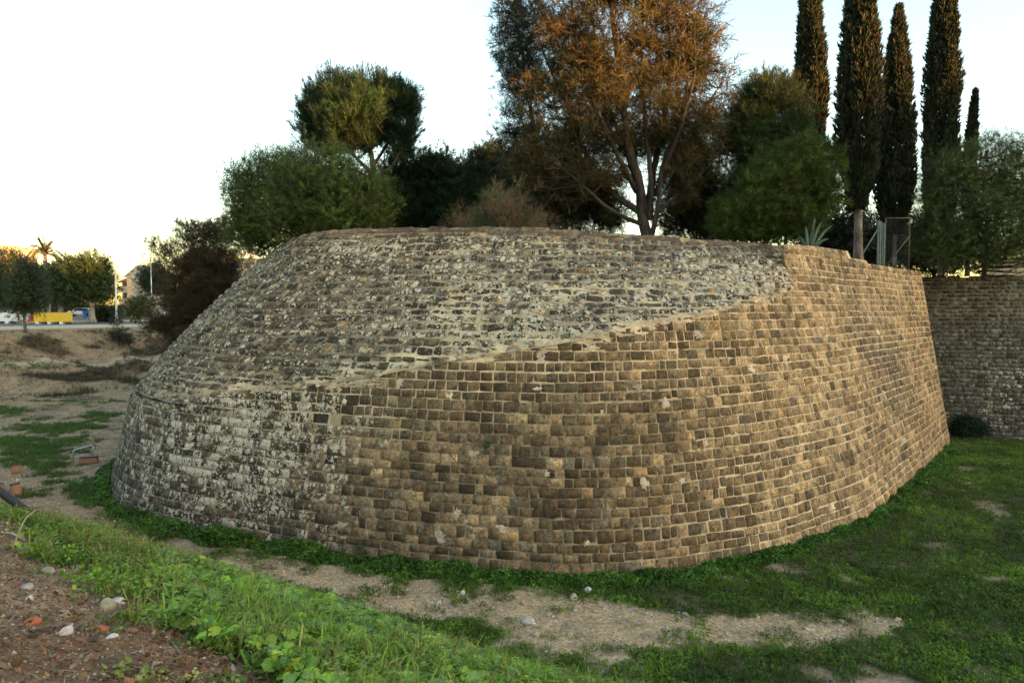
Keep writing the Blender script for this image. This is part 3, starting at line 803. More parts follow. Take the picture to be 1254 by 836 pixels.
def build_curtain():
    rng = np.random.default_rng(5)
    root = empty('curtain_wall', (35, 43, 0), 'dark grey straight stone wall standing behind the right end of the bastion', 'wall')
    root['kind'] = 'thing'
    zs = [-2.0]
    while zs[-1] < 8.75: zs.append(zs[-1] + rng.uniform(.22, .30))
    zs[-1] = 8.86
    mb = MB(); lay_blocks(mb, SC_, .4, 38, np.array(zs), lambda u: -2, lambda u: 8.86 + .04 * math.sin(u * 1.3), rng, .28, .75, .013, .022, .018, .09, .02, False, region=curt_region)
    f = mb.build('masonry_face', M_RUBBLE, root)
    mb = MB()
    def mc(P):
        z = P[:, 2:3]; k = sst(6.0, 6.6, z) * .75 + .25 * sst(-.2, .3, fbm(P[:, 0:1], z * 1.0, None, 3)); c = np.array([.085, .075, .058]) * (1 - k) + np.array([.27, .225, .15]) * k
        return c, np.concatenate([0 * z, .2 * (1 - k), 0 * z], 1)
    mortar_sheet(mb, SC_, np.arange(.1, 38.2, .3), lambda u: 0 * u - 2.2, lambda u: 0 * u + 8.85, 40, -.006, mc)
    mb.build('mortar_joints', M_MORTAR, f)
    mb = MB(); u = .3
    while u < 37.5:
        wd = rng.uniform(.5, .9); us = np.array([u, u + wd - .015]); zt = 8.95 + .05 * rng.normal()
        a = SC_(us, us * 0 + 8.84); nn = nrm(SC_, us, us * 0 + 8.0); nn[:, 2] = 0; o = .03
        f0 = a + nn * o; f1 = f0.copy(); f1[:, 2] = zt; b1 = f1 - nn * .55; b0 = b1.copy(); b0[:, 2] = 8.6
        c, k = curt_region(a[:1], rng)
        mb.add(np.concatenate([f0, f1, b1, b0]), [(0, 1, 3, 2), (2, 3, 5, 4), (4, 5, 7, 6), (0, 2, 4, 6), (1, 7, 5, 3)], None, c[0] * 1.2, k[0]); u += wd
    mb.build('coping', M_STONE, root, smooth=False)
# ================================================================ PLANT TEMPLATES (growth axis = +Z)
def diamond(base, d, n, l, wd, bend=0.0):
    d = unit(np.asarray(d, float)); n = np.asarray(n, float); s = unit(np.cross(d, n)); n2 = np.cross(s, d)
    b = np.asarray(base, float)
    return np.array([b, b + d * l * .5 + s * wd / 2 + n2 * bend, b + d * l, b + d * l * .5 - s * wd / 2 + n2 * bend])

def tmpl_sprig(rng, n, twig, ll, lw, spread=1.0, droop=0.0):
    V = []; 
    for i in range(n):
        f = (i + .5) / n; th = i * 2.4 + rng.uniform(-.4, .4); d = np.array([math.cos(th) * spread, math.sin(th) * spread, rng.uniform(.3, 1.0) * (1 - droop) - droop])
        V.append(diamond((math.cos(th) * .01, math.sin(th) * .01, f * twig), d, (rng.normal() * .3, rng.normal() * .3, 1.0), ll * rng.uniform(.75, 1.2), lw * rng.uniform(.8, 1.2), ll * .08))
    V = np.concatenate(V); q = np.arange(len(V)).reshape(-1, 4)
    tc = np.repeat(rng.uniform(.7, 1.3, n), 4)[:, None] * np.ones((1, 3))
    return V, q, None, tc

def tmpl_needles(rng, n, l, wd, spread, twig=0.0):
    V = []
    for i in range(n):
        th = rng.uniform(0, 2 * math.pi); a = spread * math.sqrt(rng.uniform(.02, 1)); d = np.array([math.sin(a) * math.cos(th), math.sin(a) * math.sin(th), math.cos(a)])
        s = unit(np.cross(d, rng.normal(size=3))); b = np.array([0, 0, twig * rng.uniform(0, 1)]); ll = l * rng.uniform(.75, 1.15)
        V.append(np.array([b - s * wd / 2, b + s * wd / 2, b + d * ll]))
    V = np.concatenate(V); t = np.arange(len(V)).reshape(-1, 3)
    tc = np.repeat(rng.uniform(.65, 1.35, n), 3)[:, None] * np.ones((1, 3))
    return V, None, t, tc

def tmpl_spray(rng, n, l, wd, spread, droop):
    """thin soft strands that leave a twig and hang at the tip (two quads each)"""
    V = []; Q = []
    for i in range(n):
        th = rng.uniform(0, 2 * math.pi); a = spread * rng.uniform(.2, 1); d = np.array([math.sin(a) * math.cos(th), math.sin(a) * math.sin(th), math.cos(a)])
        s = unit(np.cross(d, rng.normal(size=3))) * wd / 2; b = np.array([0, 0, rng.uniform(-.3, .3) * l]); ll = l * rng.uniform(.6, 1.2)
        m = b + d * ll * .55; e = b + d * ll + np.array([0, 0, -droop * ll]) * rng.uniform(.5, 1.2); k = len(V) * 6
        V.append(np.array([b - s, b + s, m + s, m - s, e + s * .3, e - s * .3])); Q += [(k, k + 1, k + 2, k + 3), (k + 3, k + 2, k + 4, k + 5)]
    V = np.concatenate(V); tc = np.repeat(rng.uniform(.65, 1.35, n), 6)[:, None] * np.ones((1, 3))
    return V, np.array(Q), None, tc

def tmpl_grass(rng, n, h, wd, lean, spread=.05):
    V = []; Q = []
    for i in range(n):
        th = rng.uniform(0, 2 * math.pi); d = np.array([math.cos(th), math.sin(th), 0]); s = np.array([-d[1], d[0], 0]) * wd / 2; hh = h * rng.uniform(.5, 1.2); ln = lean * rng.uniform(.3, 1.3) * hh
        b = d * spread * rng.uniform(0, 1) + np.array([rng.normal() * spread, rng.normal() * spread, -.01]); k = len(V) * 8
        p1 = b + d * ln * .15 + np.array([0, 0, hh * .45]); p2 = b + d * ln * .5 + np.array([0, 0, hh * .82]); p3 = b + d * ln + np.array([0, 0, hh * (1 - .25 * lean)])
        V.append(np.array([b - s, b + s, p1 + s, p1 - s, p2 + s * .7, p2 - s * .7, p3 + s * .08, p3 - s * .08])); Q += [(k, k + 1, k + 2, k + 3), (k + 3, k + 2, k + 4, k + 5), (k + 5, k + 4, k + 6, k + 7)]
    V = np.concatenate(V); sh = np.tile(np.array([1, 1, 1, 1, 1, 1, 1, 1.0]), n) * np.repeat(rng.uniform(.7, 1.3, n), 8)
    return V, np.array(Q), None, sh[:, None] * np.ones((1, 3))

def tmpl_mallow(rng, lobes=7, stalk=.8, cup=.18):
    """one round lobed leaf on a stalk, unit radius, leaf blade normal near +Z"""
    k = lobes * 3; V = [np.array([0, 0, 0.0])]; a0 = .28
    for i in range(k + 1):
        a = a0 + (2 * math.pi - 2 * a0) * i / k; r = 1.0 - .13 * (i % 3 == 0) + .04 * (i % 3 == 1) + rng.normal() * .02
        V.append(np.array([math.cos(a) * r, math.sin(a) * r, cup * (.8 if i % 3 else 1.25) * r + .05 * rng.normal()]))
    V = np.array(V); t = [(0, i, i + 1) for i in range(1, k + 1)]
    # stalk
    s = .045; b = len(V); V = np.concatenate([V, np.array([[-s, 0, 0], [s, 0, 0], [s + .35, 0, -stalk], [.35 - s, 0, -stalk]])])
    q = [(b, b + 1, b + 2, b + 3)]
    tc = np.ones((len(V), 3)); tc[0] *= 1.25; tc[b:] *= .8
    return V, np.array(q), np.array(t), tc

def tmpl_clover(rng, n=4):
    """low ground-cover plant: a few small round leaflets"""
    V = []
    for i in range(n):
        th = rng.uniform(0, 6.28); r = rng.uniform(.1, .8); b = np.array([math.cos(th) * r, math.sin(th) * r, rng.uniform(.5, 1.2)]); d = np.array([math.cos(th + rng.normal() * .7), math.sin(th + rng.normal() * .7), rng.normal() * .35])
        V.append(diamond(b, d, (rng.normal() * .35, rng.normal() * .35, 1), .95, .85, -.08))
    V = np.concatenate(V); return V, np.arange(len(V)).reshape(-1, 4), None, np.repeat(rng.uniform(.7, 1.3, n), 4)[:, None] * np.ones((1, 3))

# ================================================================ MATERIALS OF PLANTS
M_LEAF = mat_leaf('leaf', .25, .55, .3); M_NEEDLE = mat_leaf('needle', .18, .6, .2); M_GRASS = mat_leaf('grass_blade', .3, .6, .25, .25, .9)
M_BARK = mat_bark('bark'); M_BARK_DARK = mat_bark('dark_bark', (.06, .047, .035), (.02, .016, .012)); M_BARK_PALE = mat_bark('pale_bark', (.42, .36, .29), (.24, .20, .16), 5); M_BARK_GREY = mat_bark('grey_bark', (.20, .165, .13), (.08, .065, .05), 7)

def palette(rng, n, base, var=.25, tint=None, tint_p=0.0):
    base = np.asarray(base, float); c = base * rng.uniform(1 - var, 1 + var, (n, 1)) * (1 + rng.normal(0, .08, (n, 3)))
    if tint is not None:
        k = (rng.uniform(size=n) < tint_p)[:, None]; c = np.where(k, np.asarray(tint) * rng.uniform(.7, 1.3, (n, 1)), c)
    return np.clip(c, .004, 1)

def lobe(px, py, D, rx, ry, rd=None):
    """crown lobe measured on the photograph: centre, half width, half height in metres"""
    c = at(px, py, D); k = D / FPX; return (c, np.array([rx * k, (rd if rd else rx) * k, ry * k]))

def clumps(rng, lobes, n, inner=.35, low=0.0):
    vol = np.array([l[1].prod() ** .72 for l in lobes]); idx = rng.choice(len(lobes), n, p=vol / vol.sum())
    C = np.array([l[0] for l in lobes])[idx]; R = np.array([l[1] for l in lobes])[idx]
    d = unit(rng.normal(size=(n, 3))); r = inner + (1 - inner) * rng.uniform(size=(n, 1)) ** .6
    bumpy = 1 + .22 * fbm(d[:, 0] * 2.2 + idx * 7, d[:, 1] * 2.2, d[:, 2] * 2.2, 3)
    P = C + d * R * r * bumpy[:, None]
    if low: P = P[P[:, 2] > low]
    return P, unit((P - C[: len(P)]) / R[: len(P)]) if not low else unit(P - C.mean(0))

def limbs_mesh(mb, limbs, col=(1, 1, 1)):
    for pts, r0, r1 in limbs:
        P = smooth_path(pts, max(6, 4 * len(pts))); n = len(P)
        r = r0 + (r1 - r0) * np.linspace(0, 1, n) ** .8
        P[1:-1] += RNG.normal(0, .35, (n - 2, 3)) * r[1:-1, None] * .5
        tube(mb, P, r, 8 if r0 > .06 else 5, col)

def branches_to(mb, rng, limbs, targets, r0, r1, every=1, seg=4):
    """thin curved branches from the nearest limb (below the target) out to the clumps"""
    L_ = []
    for pts, a, b in limbs: L_.append(smooth_path(pts, 24))
    L_ = np.concatenate(L_)
    for t in targets[::every]:
        d = np.linalg.norm(L_ - t, axis=1) + np.maximum(0, (L_[:, 2] - t[2] + .3)) * 1.5
        s = L_[np.argmin(d)]; m = (s + t) / 2 + np.array([0, 0, -.10]) * np.linalg.norm(t - s) + rng.normal(0, .05, 3)
        k = np.linalg.norm(t - s)
        tube(mb, smooth_path([s, m, t], 5), np.linspace(min(r0, .012 + k * .012), r1, 5), seg, (1, 1, 1), False)

def foliage(mb, rng, P, out, per, rad, tm, size, base, var=.25, tint=None, tint_p=0, up=.35, outw=.7, rand=.6, flat=1.0, svar=.3):
    """per sprigs around every clump centre"""
    n = len(P) * per; ci = np.repeat(np.arange(len(P)), per)
    off = rng.normal(0, 1, (n, 3)) * rad * np.array([1, 1, flat]); pos = P[ci] + off
    d = unit(out[ci] * outw + unit(off) * .5 + rng.normal(0, rand, (n, 3)) + np.array([0, 0, up]))
    cb = palette(rng, len(P), base, var * .8, tint, tint_p)[ci] * rng.uniform(1 - var * .6, 1 + var * .6, (n, 1))
    k = rng.integers(0, len(tm), n)
    for j, T in enumerate(tm):
        s = k == j
        scatter(mb, T[0], T[1], T[2], pos[s], frames(d[s], rng), size * rng.uniform(1 - svar, 1 + svar, s.sum()), cb[s], T[3])

def tree(name, label, cat, base, limbs, lobes, n, per, rad, tm, size, col, group=None, bark=None, leafm=None, br=(.05, .008, 2), inner=.35, low=0.0, seed=0, crown='crown', **kw):
    rng = np.random.default_rng(seed + 100)
    root = empty(name, base, label, cat, group)
    P, out = clumps(rng, lobes, n, inner, low)
    mb = MB(); limbs_mesh(mb, limbs); branches_to(mb, rng, limbs, P, br[0], br[1], br[2]); mb.build('trunk', bark or M_BARK, root)
    mb = MB(); foliage(mb, rng, P, out, per, rad, tm, size, col, **kw); mb.build(crown, leafm or M_LEAF, root, smooth=False)
    return root

g_ = np.random.default_rng(3)
T_SPRIG = [tmpl_sprig(g_, 9, .32, .11, .06) for _ in range(4)]
T_SPRIG_F = [tmpl_sprig(g_, 14, .42, .085, .034, 1.0, .1) for _ in range(4)]
T_PINE = [tmpl_needles(g_, 34, .24, .016, 1.15, .16) for _ in range(4)]
T_PINE_D = [tmpl_needles(g_, 30, .19, .018, 1.35, .22) for _ in range(4)]
T_CAS = [tmpl_spray(g_, 14, .55, .016, .95, .45) for _ in range(4)]
T_CYP = [tmpl_spray(g_, 9, .30, .055, .55, -.1) for _ in range(4)]
T_CANDLE = [tmpl_needles(g_, 40, .20, .016, 1.0, .50) for _ in range(4)]
T_TWIG = [tmpl_spray(g_, 6, .45, .011, .8, .0) for _ in range(3)]

def bx(px, py, D): return tuple(at(px, py, D))
def ground_at(px, D, z=None):
    p = at(px, 378, D); return np.array([p[0], D, float(ground_z(np.array([p[0]]), np.array([D]))[0]) if z is None else z])

def build_bastion_trees():
    TZ0 = 9.05
    # --- rounded leafy shrub that hangs over the left rim
    lb = [lobe(332, 240, 30.5, 50, 52), lobe(398, 232, 29, 62, 46), lobe(438, 246, 28.3, 40, 36), lobe(313, 282, 31.0, 27, 30), lobe(372, 215, 30, 50, 30), lobe(300, 245, 31.2, 22, 38), lobe(425, 268, 28, 45, 18), lobe(360, 270, 29, 45, 24), lobe(304, 288, 31.4, 20, 24), lobe(322, 296, 31.2, 24, 12)]
    b = (-8.3, 30.6, TZ0)
    lm = [([b, bx(370, 262, 30), bx(392, 235, 29.3)], .13, .04), ([b, bx(350, 262, 30.6), bx(330, 235, 30.6)], .12, .04), ([b, bx(325, 285, 31), bx(312, 282, 31)], .08, .03), ([b, bx(400, 262, 29), bx(438, 250, 28.5)], .09, .03)]
    tree('overhanging_shrub', 'large rounded bright green leafy shrub hanging over the left rim of the bastion', 'shrub', b, lm, lb, 1500, 13, .26, T_SPRIG_F, .85, (.056, .080, .012), inner=.45, seed=1, up=.5, tint=(.080, .115, .020), tint_p=.35, crown='foliage')
    # --- umbrella shaped pine behind it
    D = 38
    lb = [lobe(400, 140, D, 33, 28), lobe(438, 120, D, 50, 18), lobe(482, 126, D, 28, 24), lobe(498, 158, D, 14, 28), lobe(386, 165, D, 18, 24), lobe(430, 150, D - 1, 45, 34), lobe(468, 150, D + 1, 38, 34), lobe(432, 176, D, 36, 14), lobe(492, 186, D, 14, 12), lobe(398, 178, D, 18, 12)]
    b = (at(452, 280, D)[0], D, TZ0)
    lm = [([b, bx(458, 230, D), bx(455, 190, D), bx(448, 150, D)], .28, .06), ([bx(457, 215, D), bx(425, 180, D), bx(398, 140, D)], .12, .03), ([bx(456, 205, D), bx(480, 165, D), bx(490, 128, D)], .11, .03), ([bx(455, 190, D), bx(440, 150, D), bx(435, 115, D)], .10, .03), ([bx(457, 220, D), bx(482, 200, D), bx(500, 160, D)], .08, .03), ([bx(456, 220, D), bx(410, 195, D), bx(380, 165, D)], .09, .03)]
    tree('umbrella_pine', 'tall pine with a rounded umbrella crown rising behind the left shrub', 'tree', b, lm, lb, 430, 13, .15, T_CANDLE, 1.25, (.019, .042, .017), leafm=M_NEEDLE, inner=.5, seed=2, up=1.5, outw=.6, rand=.22)
    # --- dark trees between pine and casuarina
    D = 43
    for i, (lbs, base, lab) in enumerate([
        ([lobe(498, 220, D, 22, 36), lobe(508, 255, D, 28, 30), lobe(478, 232, D, 22, 30), lobe(466, 262, D, 26, 22)], 492, 'dark drooping evergreen directly below and right of the umbrella pine crown'),
        ([lobe(535, 205, D, 22, 16), lobe(548, 228, D, 32, 26), lobe(560, 255, D, 36, 30), lobe(527, 248, D, 22, 34)], 545, 'dense dark green pine low behind the left side of the bare brown shrub'),
        ([lobe(590, 200, D + 2, 26, 18), lobe(612, 200, D + 2, 24, 20), lobe(600, 232, D + 2, 40, 28), lobe(640, 240, D + 2, 40, 36)], 605, 'dark green pine behind the top of the bare brown shrub')]):
        Dk = lbs[0][0][1]; b = (at(base, 280, Dk)[0], Dk, TZ0); lm = [([b, tuple(np.array(b) + (0.1, 0, 1.2)), tuple(lbs[0][0])], .18, .04)] + [([tuple(np.array(b) + (0, 0, .8)), tuple(l[0])], .09, .03) for l in lbs[1:]]
        tree('pine_tree', lab, 'tree', b, lm, lbs, 420, 11, .30, T_PINE_D, 1.35, [(.024, .036, .015), (.026, .046, .018), (.022, .040, .018)][i], leafm=M_NEEDLE, inner=.3, seed=10 + i, up=.5, outw=.4, rand=.5)
    # --- bare brown shrub on the rim
    rng = np.random.default_rng(44); D = 27.0; b = at(612, 283, D); b[2] = TZ0
    root = empty('bare_shrub', b, 'bare brown twiggy shrub at the middle of the bastion rim', 'shrub'); mb = MB(); tw = MB(); tips = []
    for i in range(46):
        th = rng.uniform(0, 6.28); el = rng.uniform(.25, 1.45); ln = rng.uniform(1.4, 2.3) * (1 - .25 * math.sin(el))
        d = np.array([math.cos(th) * math.cos(el) * 1.15, math.sin(th) * math.cos(el), math.sin(el)]); e = b + d * ln; m = b + d * ln * .5 + np.array([0, 0, .12]) + rng.normal(0, .08, 3)
        pts = smooth_path([b + rng.normal(0, .12, 3) * (1, 1, 0), m, e], 7); tube(mb, pts, np.linspace(.028, .008, 7), 5, (1, 1, 1), False); tips += [pts[3], pts[4], pts[5], pts[6]]
        for s in range(5):
            o = pts[rng.integers(2, 6)]; e2 = o + (d * .6 + rng.normal(0, .5, 3)) * rng.uniform(.4, .9); tube(mb, smooth_path([o, (o + e2) / 2 + rng.normal(0, .05, 3), e2], 4), np.linspace(.011, .005, 4), 4, (1, 1, 1), False); tips += [e2, (o + e2) / 2]
    mb.build('stems', M_BARK_GREY, root)
    tips = np.array(tips); foliage(tw, rng, tips, unit(tips - b), 9, .10, T_TWIG, .62, (.115, .082, .046), .3, (.07, .085, .03), .16, up=.35, outw=.9, rand=.5); tw.build('twigs', mat_attr('dry_twig', .85), root, smooth=False)
    # --- the big casuarina with the sunlit top
    D = 33.0; b = at(792, 292, D); b[2] = TZ0
    lm = [([b, bx(787, 245, D), bx(770, 180, D - .6), bx(760, 100, D - .5), bx(750, 20, D), bx(745, -40, D)], .30, .05),
          ([bx(788, 262, D), bx(748, 235, D + .5), bx(716, 185, D + .8), bx(690, 120, D + .5), bx(664, 60, D + .5), bx(652, 10, D + .5)], .17, .03),
          ([bx(790, 262, D), bx(802, 200, D + .5), bx(815, 130, D), bx(820, 60, D), bx(815, -20, D)], .20, .04),
          ([bx(800, 240, D + .2), bx(830, 190, D), bx(858, 140, D), bx(880, 108, D)], .12, .03),
          ([bx(780, 235, D), bx(742, 160, D - 1), bx(712, 80, D - 1), bx(700, 0, D - 1)], .14, .03),
          ([bx(806, 225, D - .2), bx(832, 160, D - 1), bx(850, 90, D - 1), bx(850, 30, D - 1)], .12, .03),
          ([b, bx(782, 240, D + .3), bx(768, 190, D + .5), bx(742, 120, D + .4), bx(728, 40, D + .3), bx(722, -20, D)], .15, .03), ([b, bx(806, 250, D - .3), bx(812, 200, D - .4), bx(838, 130, D), bx(842, 50, D), bx(838, -10, D)], .14, .03), ([bx(796, 270, D), bx(797, 220, D - .3), bx(790, 150, D - .4), bx(786, 70, D), bx(788, -20, D)], .16, .03), ([bx(803, 262, D), bx(835, 235, D), bx(866, 205, D), bx(885, 180, D)], .09, .02),
          ([bx(786, 275, D), bx(745, 255, D - 1), bx(700, 215, D - 1), bx(672, 195, D - 1)], .12, .03)]
    lb = [lobe(748, 55, D, 66, 78), lobe(700, 50, D, 44, 60), lobe(818, 60, D, 50, 66), lobe(862, 92, D, 34, 42), lobe(790, -18, D, 78, 36), lobe(765, 135, D, 80, 44), lobe(700, 150, D, 42, 52), lobe(838, 160, D, 46, 44), lobe(664, 195, D, 34, 50), lobe(845, 42, D, 34, 50), lobe(715, 215, D, 46, 30), lobe(870, 170, D + 1, 30, 40), lobe(890, 120, D + 1, 14, 22), lobe(735, 190, D + .5, 40, 40), lobe(800, 175, D + .8, 46, 30), lobe(690, 205, D, 34, 36), lobe(835, 205, D + .5, 38, 40), lobe(760, 240, D + 1, 30, 26), lobe(812, 245, D + 1, 22, 26), lobe(668, 120, D, 30, 50), lobe(720, 95, D - .6, 36, 36)]
    tree('casuarina_tree', 'tallest wispy many-stemmed tree on the bastion with a copper coloured sunlit top', 'tree', b, lm, lb, 960, 10, .24, T_CAS, 1.0, (.056, .052, .019), leafm=M_NEEDLE, inner=.2, bark=M_BARK_DARK, seed=20, up=.25, outw=.5, rand=.6, br=(.06, .01, 1), tint=(.074, .056, .020), tint_p=.4)
    D = 37
    lb = [lobe(630, 15, D, 20, 46), lobe(642, 90, D, 24, 40), lobe(633, 160, D, 24, 42), lobe(650, 220, D, 34, 40), lobe(655, 30, D, 16, 50), lobe(622, 60, D, 12, 30)]
    b = at(662, 286, D); b[2] = TZ0
    tree('casuarina_tree', 'slender dark wispy tree leaning left beside the tall copper topped tree', 'tree', b, [([b, bx(660, 220, D), bx(648, 120, D), bx(634, 30, D), bx(628, -20, D)], .2, .03), ([bx(658, 200, D), bx(640, 150, D), bx(632, 110, D)], .07, .02)], lb, 300, 9, .32, T_CAS, 1.0, (.036, .044, .026), leafm=M_NEEDLE, inner=.2, seed=21, up=.2, outw=.5, rand=.6, br=(.06, .01, 1))
    # --- dark undergrowth on both sides of its trunks
    for i, (lbs, base, D, lab) in enumerate([
        ([lobe(690, 255, 36, 44, 30), lobe(716, 232, 36, 30, 34), lobe(745, 265, 36, 26, 18)], 705, 36, 'dark undergrowth bush left of the copper topped tree trunks'),
        ([lobe(850, 225, 36, 38, 44), lobe(868, 262, 36, 44, 30), lobe(838, 190, 36, 22, 30), lobe(830, 268, 36, 30, 18)], 855, 36, 'dark undergrowth bush right of the copper topped tree trunks')]):
        b = (at(base, 286, D)[0], D, TZ0 - .1); lm = [([b, tuple(l[0])], .09, .02) for l in lbs]
        tree('undergrowth_bush', lab, 'bush', b, lm, lbs, 420, 9, .34, T_CAS, .8, (.026, .032, .016), leafm=M_NEEDLE, inner=.15, seed=30 + i, up=.3, crown='foliage')
    # --- pine right of it and the soft young pines in front
    D = 34
    lb = [lobe(940, 122, D, 34, 22), lobe(918, 150, D, 28, 24), lobe(958, 150, D, 26, 26), lobe(905, 175, D, 18, 24), lobe(935, 190, D, 30, 28), lobe(968, 178, D, 16, 22), lobe(925, 228, D, 32, 28)]
    b = at(938, 296, D); b[2] = TZ0
    tree('pine_tree', 'upright pine with a tufted crown between the copper topped tree and the cypresses', 'tree', b, [([b, bx(940, 240, D), bx(936, 180, D), bx(938, 125, D)], .16, .03), ([bx(938, 215, D), bx(915, 175, D), bx(910, 155, D)], .07, .02), ([bx(938, 205, D), bx(958, 170, D), bx(960, 150, D)], .07, .02), ([bx(939, 235, D), bx(925, 225, D)], .05, .02)], lb, 420, 11, .17, T_CANDLE, 1.05, (.040, .062, .022), leafm=M_NEEDLE, inner=.35, seed=40, up=.8, outw=.5, rand=.4)
    D = 30.5
    lb = [lobe(988, 200, D, 34, 28), lobe(960, 225, D, 46, 34), lobe(1000, 232, D, 26, 32), lobe(925, 258, D, 44, 30), lobe(965, 264, D, 40, 26), lobe(908, 275, D, 34, 18), lobe(1010, 200, D, 16, 22)]
    b = at(962, 300, D); b[2] = TZ0 - .1
    tree('young_pine', 'soft yellowish green bushy young pine above the right part of the bastion rim', 'tree', b, [([b, bx(965, 255, D), bx(985, 205, D)], .1, .02), ([b, bx(940, 270, D), bx(915, 262, D)], .07, .02), ([bx(964, 270, D), bx(1000, 240, D)], .05, .02)], lb, 640, 11, .20, T_PINE_D, 1.15, (.060, .086, .018), leafm=M_NEEDLE, inner=.4, seed=41, up=.55, outw=.6, rand=.45)
    # --- cypresses
    CY = [('tall cypress left of the others partly behind the young pine', 988, -85, 285, 23, 40.5, 0, 0),
          ('tall cypress with a bare pale grey trunk showing at its foot', 1049, -120, 258, 27, 36.2, 0, 322),
          ('shortest full cypress with its pointed top inside the picture', 1094, 10, 288, 25, 43, 0, 0),
          ('tall cypress farthest right rising behind the airy green tree', 1149, -130, 300, 22, 46, 0, 0),
          ('thin small cypress tip leaning right of the farthest tall cypress', 1183, 112, 260, 8, 47, 7, 0)]
    for i, (lab, px, pt, pb, hw, D, lean, ptr) in enumerate(CY):
        cypress(lab, px, pt, pb, hw, D, lean, ptr, i)
    # --- airy green tree at the right edge
    D = 42
    lb = [lobe(1160, 222, D, 36, 36), lobe(1205, 205, D, 40, 40), lobe(1248, 215, D, 44, 50), lobe(1185, 262, D, 52, 44), lobe(1232, 275, D - 1, 48, 42), lobe(1140, 272, D, 22, 44), lobe(1275, 270, D, 40, 60), lobe(1165, 300, D - .5, 36, 26), lobe(1215, 310, D - 1, 46, 18)]
    b = at(1205, 338, D + 2); b[2] = 8.7
    lm = [([b, bx(1205, 300, D + 1), bx(1190, 255, D), bx(1165, 215, D)], .16, .03), ([bx(1205, 305, D + 1), bx(1225, 250, D), bx(1245, 205, D)], .12, .03), ([bx(1206, 312, D + 1), bx(1240, 290, D), bx(1275, 270, D)], .1, .03), ([bx(1200, 300, D + 1), bx(1160, 285, D), bx(1140, 275, D)], .08, .02), ([bx(1200, 280, D), bx(1205, 230, D), bx(1205, 195, D)], .09, .02)]
    tree('feathery_tree', 'spreading feathery green tree at the right edge above the dark wall', 'tree', b, lm, lb, 1500, 13, .28, T_SPRIG_F, 1.0, (.066, .092, .020), inner=.3, seed=60, up=.1, tint=(.06, .066, .026), tint_p=.25)
    # --- dark row of trees closing the view behind
    for i, (px, py, D, rx, ry, lab) in enumerate([
        (425, 262, 50, 34, 24, 'dark low tree behind the foot of the umbrella pine'), (560, 262, 54, 60, 26, 'dark low tree far behind the bare brown shrub'),
        (900, 255, 52, 50, 46, 'dark tree far behind the tufted pine'), (1020, 285, 54, 40, 46, 'dark tree in the gap behind the pale cypress trunk'),
        (1085, 296, 56, 44, 36, 'dark tree behind the wire gate'), (1150, 300, 56, 40, 40, 'dark tree in the shade behind the feathery tree')]):
        lbs = [lobe(px, py, D, rx, ry), lobe(px - rx * .5, py + ry * .3, D, rx * .6, ry * .7), lobe(px + rx * .5, py + ry * .2, D + 1, rx * .6, ry * .7)]
        b = (at(px, 320, D)[0], D, 8.9); tree('background_tree', lab, 'tree', b, [([b, tuple(l[0])], .16, .03) for l in lbs], lbs, 330, 9, .42, T_SPRIG, 1.7, (.022, .027, .013), seed=70 + i, br=(.05, .01, 4), inner=.15, group='dark trees behind the bastion')

def cypress(lab, px, pt, pb, hw, D, lean, ptr, i):
    rng = np.random.default_rng(200 + i); top = at(px, pt, D); bot = at(px, pb, D); k = D / FPX; H = top[2] - bot[2]; R = hw * k * .86
    base = np.array([at(px + 2, 322, D)[0], D, 9.0]); root = empty('cypress_tree', base, lab, 'tree', 'cypresses on the bastion')
    leanv = np.array([lean * k, 0, 0]); mb = MB()
    tube(mb, smooth_path([base, (base + bot) / 2 + (.04, 0, 0), bot + (0, 0, H * .3), top - (0, 0, H * .08) + leanv], 12), np.linspace(.30 if ptr else .16, .03, 12), 10); mb.build('trunk', M_BARK_GREY, root)
    n = int(13000 * H * R / 16); h = rng.uniform(0, 1, n) ** .92; th = rng.uniform(0, 6.283, n)
    prof = np.minimum(1.0, (1 - h) * 1.9) ** .72 * (.45 + .55 * sst(-.02, .22, h)) * (1 - .10 * h)
    gro = 1 + .30 * fbm(np.cos(th) * 2.4 + i * 9, np.sin(th) * 2.4, h * H * .42, 4) + .22 * vnoise(np.cos(th) * 3.3, np.sin(th) * 3.3 + i * 5, h * H * .9)
    r = R * prof * gro * rng.uniform(.25, 1.05, n) ** .6
    pos = np.stack([bot[0] + r * np.cos(th) + leanv[0] * h, bot[1] + r * np.sin(th), bot[2] + h * H], 1)
    d = unit(np.stack([np.cos(th) * .38, np.sin(th) * .38, np.ones(n)], 1) + rng.normal(0, .16, (n, 3)))
    c = palette(rng, n, (.024, .031, .014), .30, (.036, .028, .014), .10) * (1 + .35 * fbm(pos[:, 0] * 1.7, pos[:, 1] * 1.7, pos[:, 2] * .8, 3))[:, None]
    mb = MB(); kk = rng.integers(0, 4, n)
    for j, T in enumerate(T_CYP):
        s = kk == j; scatter(mb, T[0], T[1], T[2], pos[s], frames(d[s], rng), rng.uniform(.5, 1.0, s.sum()), c[s], T[3])
    mb.build('crown', M_NEEDLE, root, smooth=False)

# ================================================================ GROUND COVER
def cover(mb, rng, x, y, z, tm, size, col, tilt=.25, sv=.35, seed=0):
    n = len(x); pos = np.stack([x, y, z], 1); d = unit(np.stack([rng.normal(0, tilt, n), rng.normal(0, tilt, n), np.ones(n)], 1)); k = rng.integers(0, len(tm), n)
    sz = size * rng.uniform(1 - sv, 1 + sv, n)
    for j, T in enumerate(tm):
        s = k == j; scatter(mb, T[0], T[1], T[2], pos[s], frames(d[s], rng), sz[s], col[s], T[3])

def right_of(px): return sst(230, 300, px)
def base_line():
    us = np.arange(20.0, ULEN - 3, .02); return us, S1(us, us * 0 + .0)

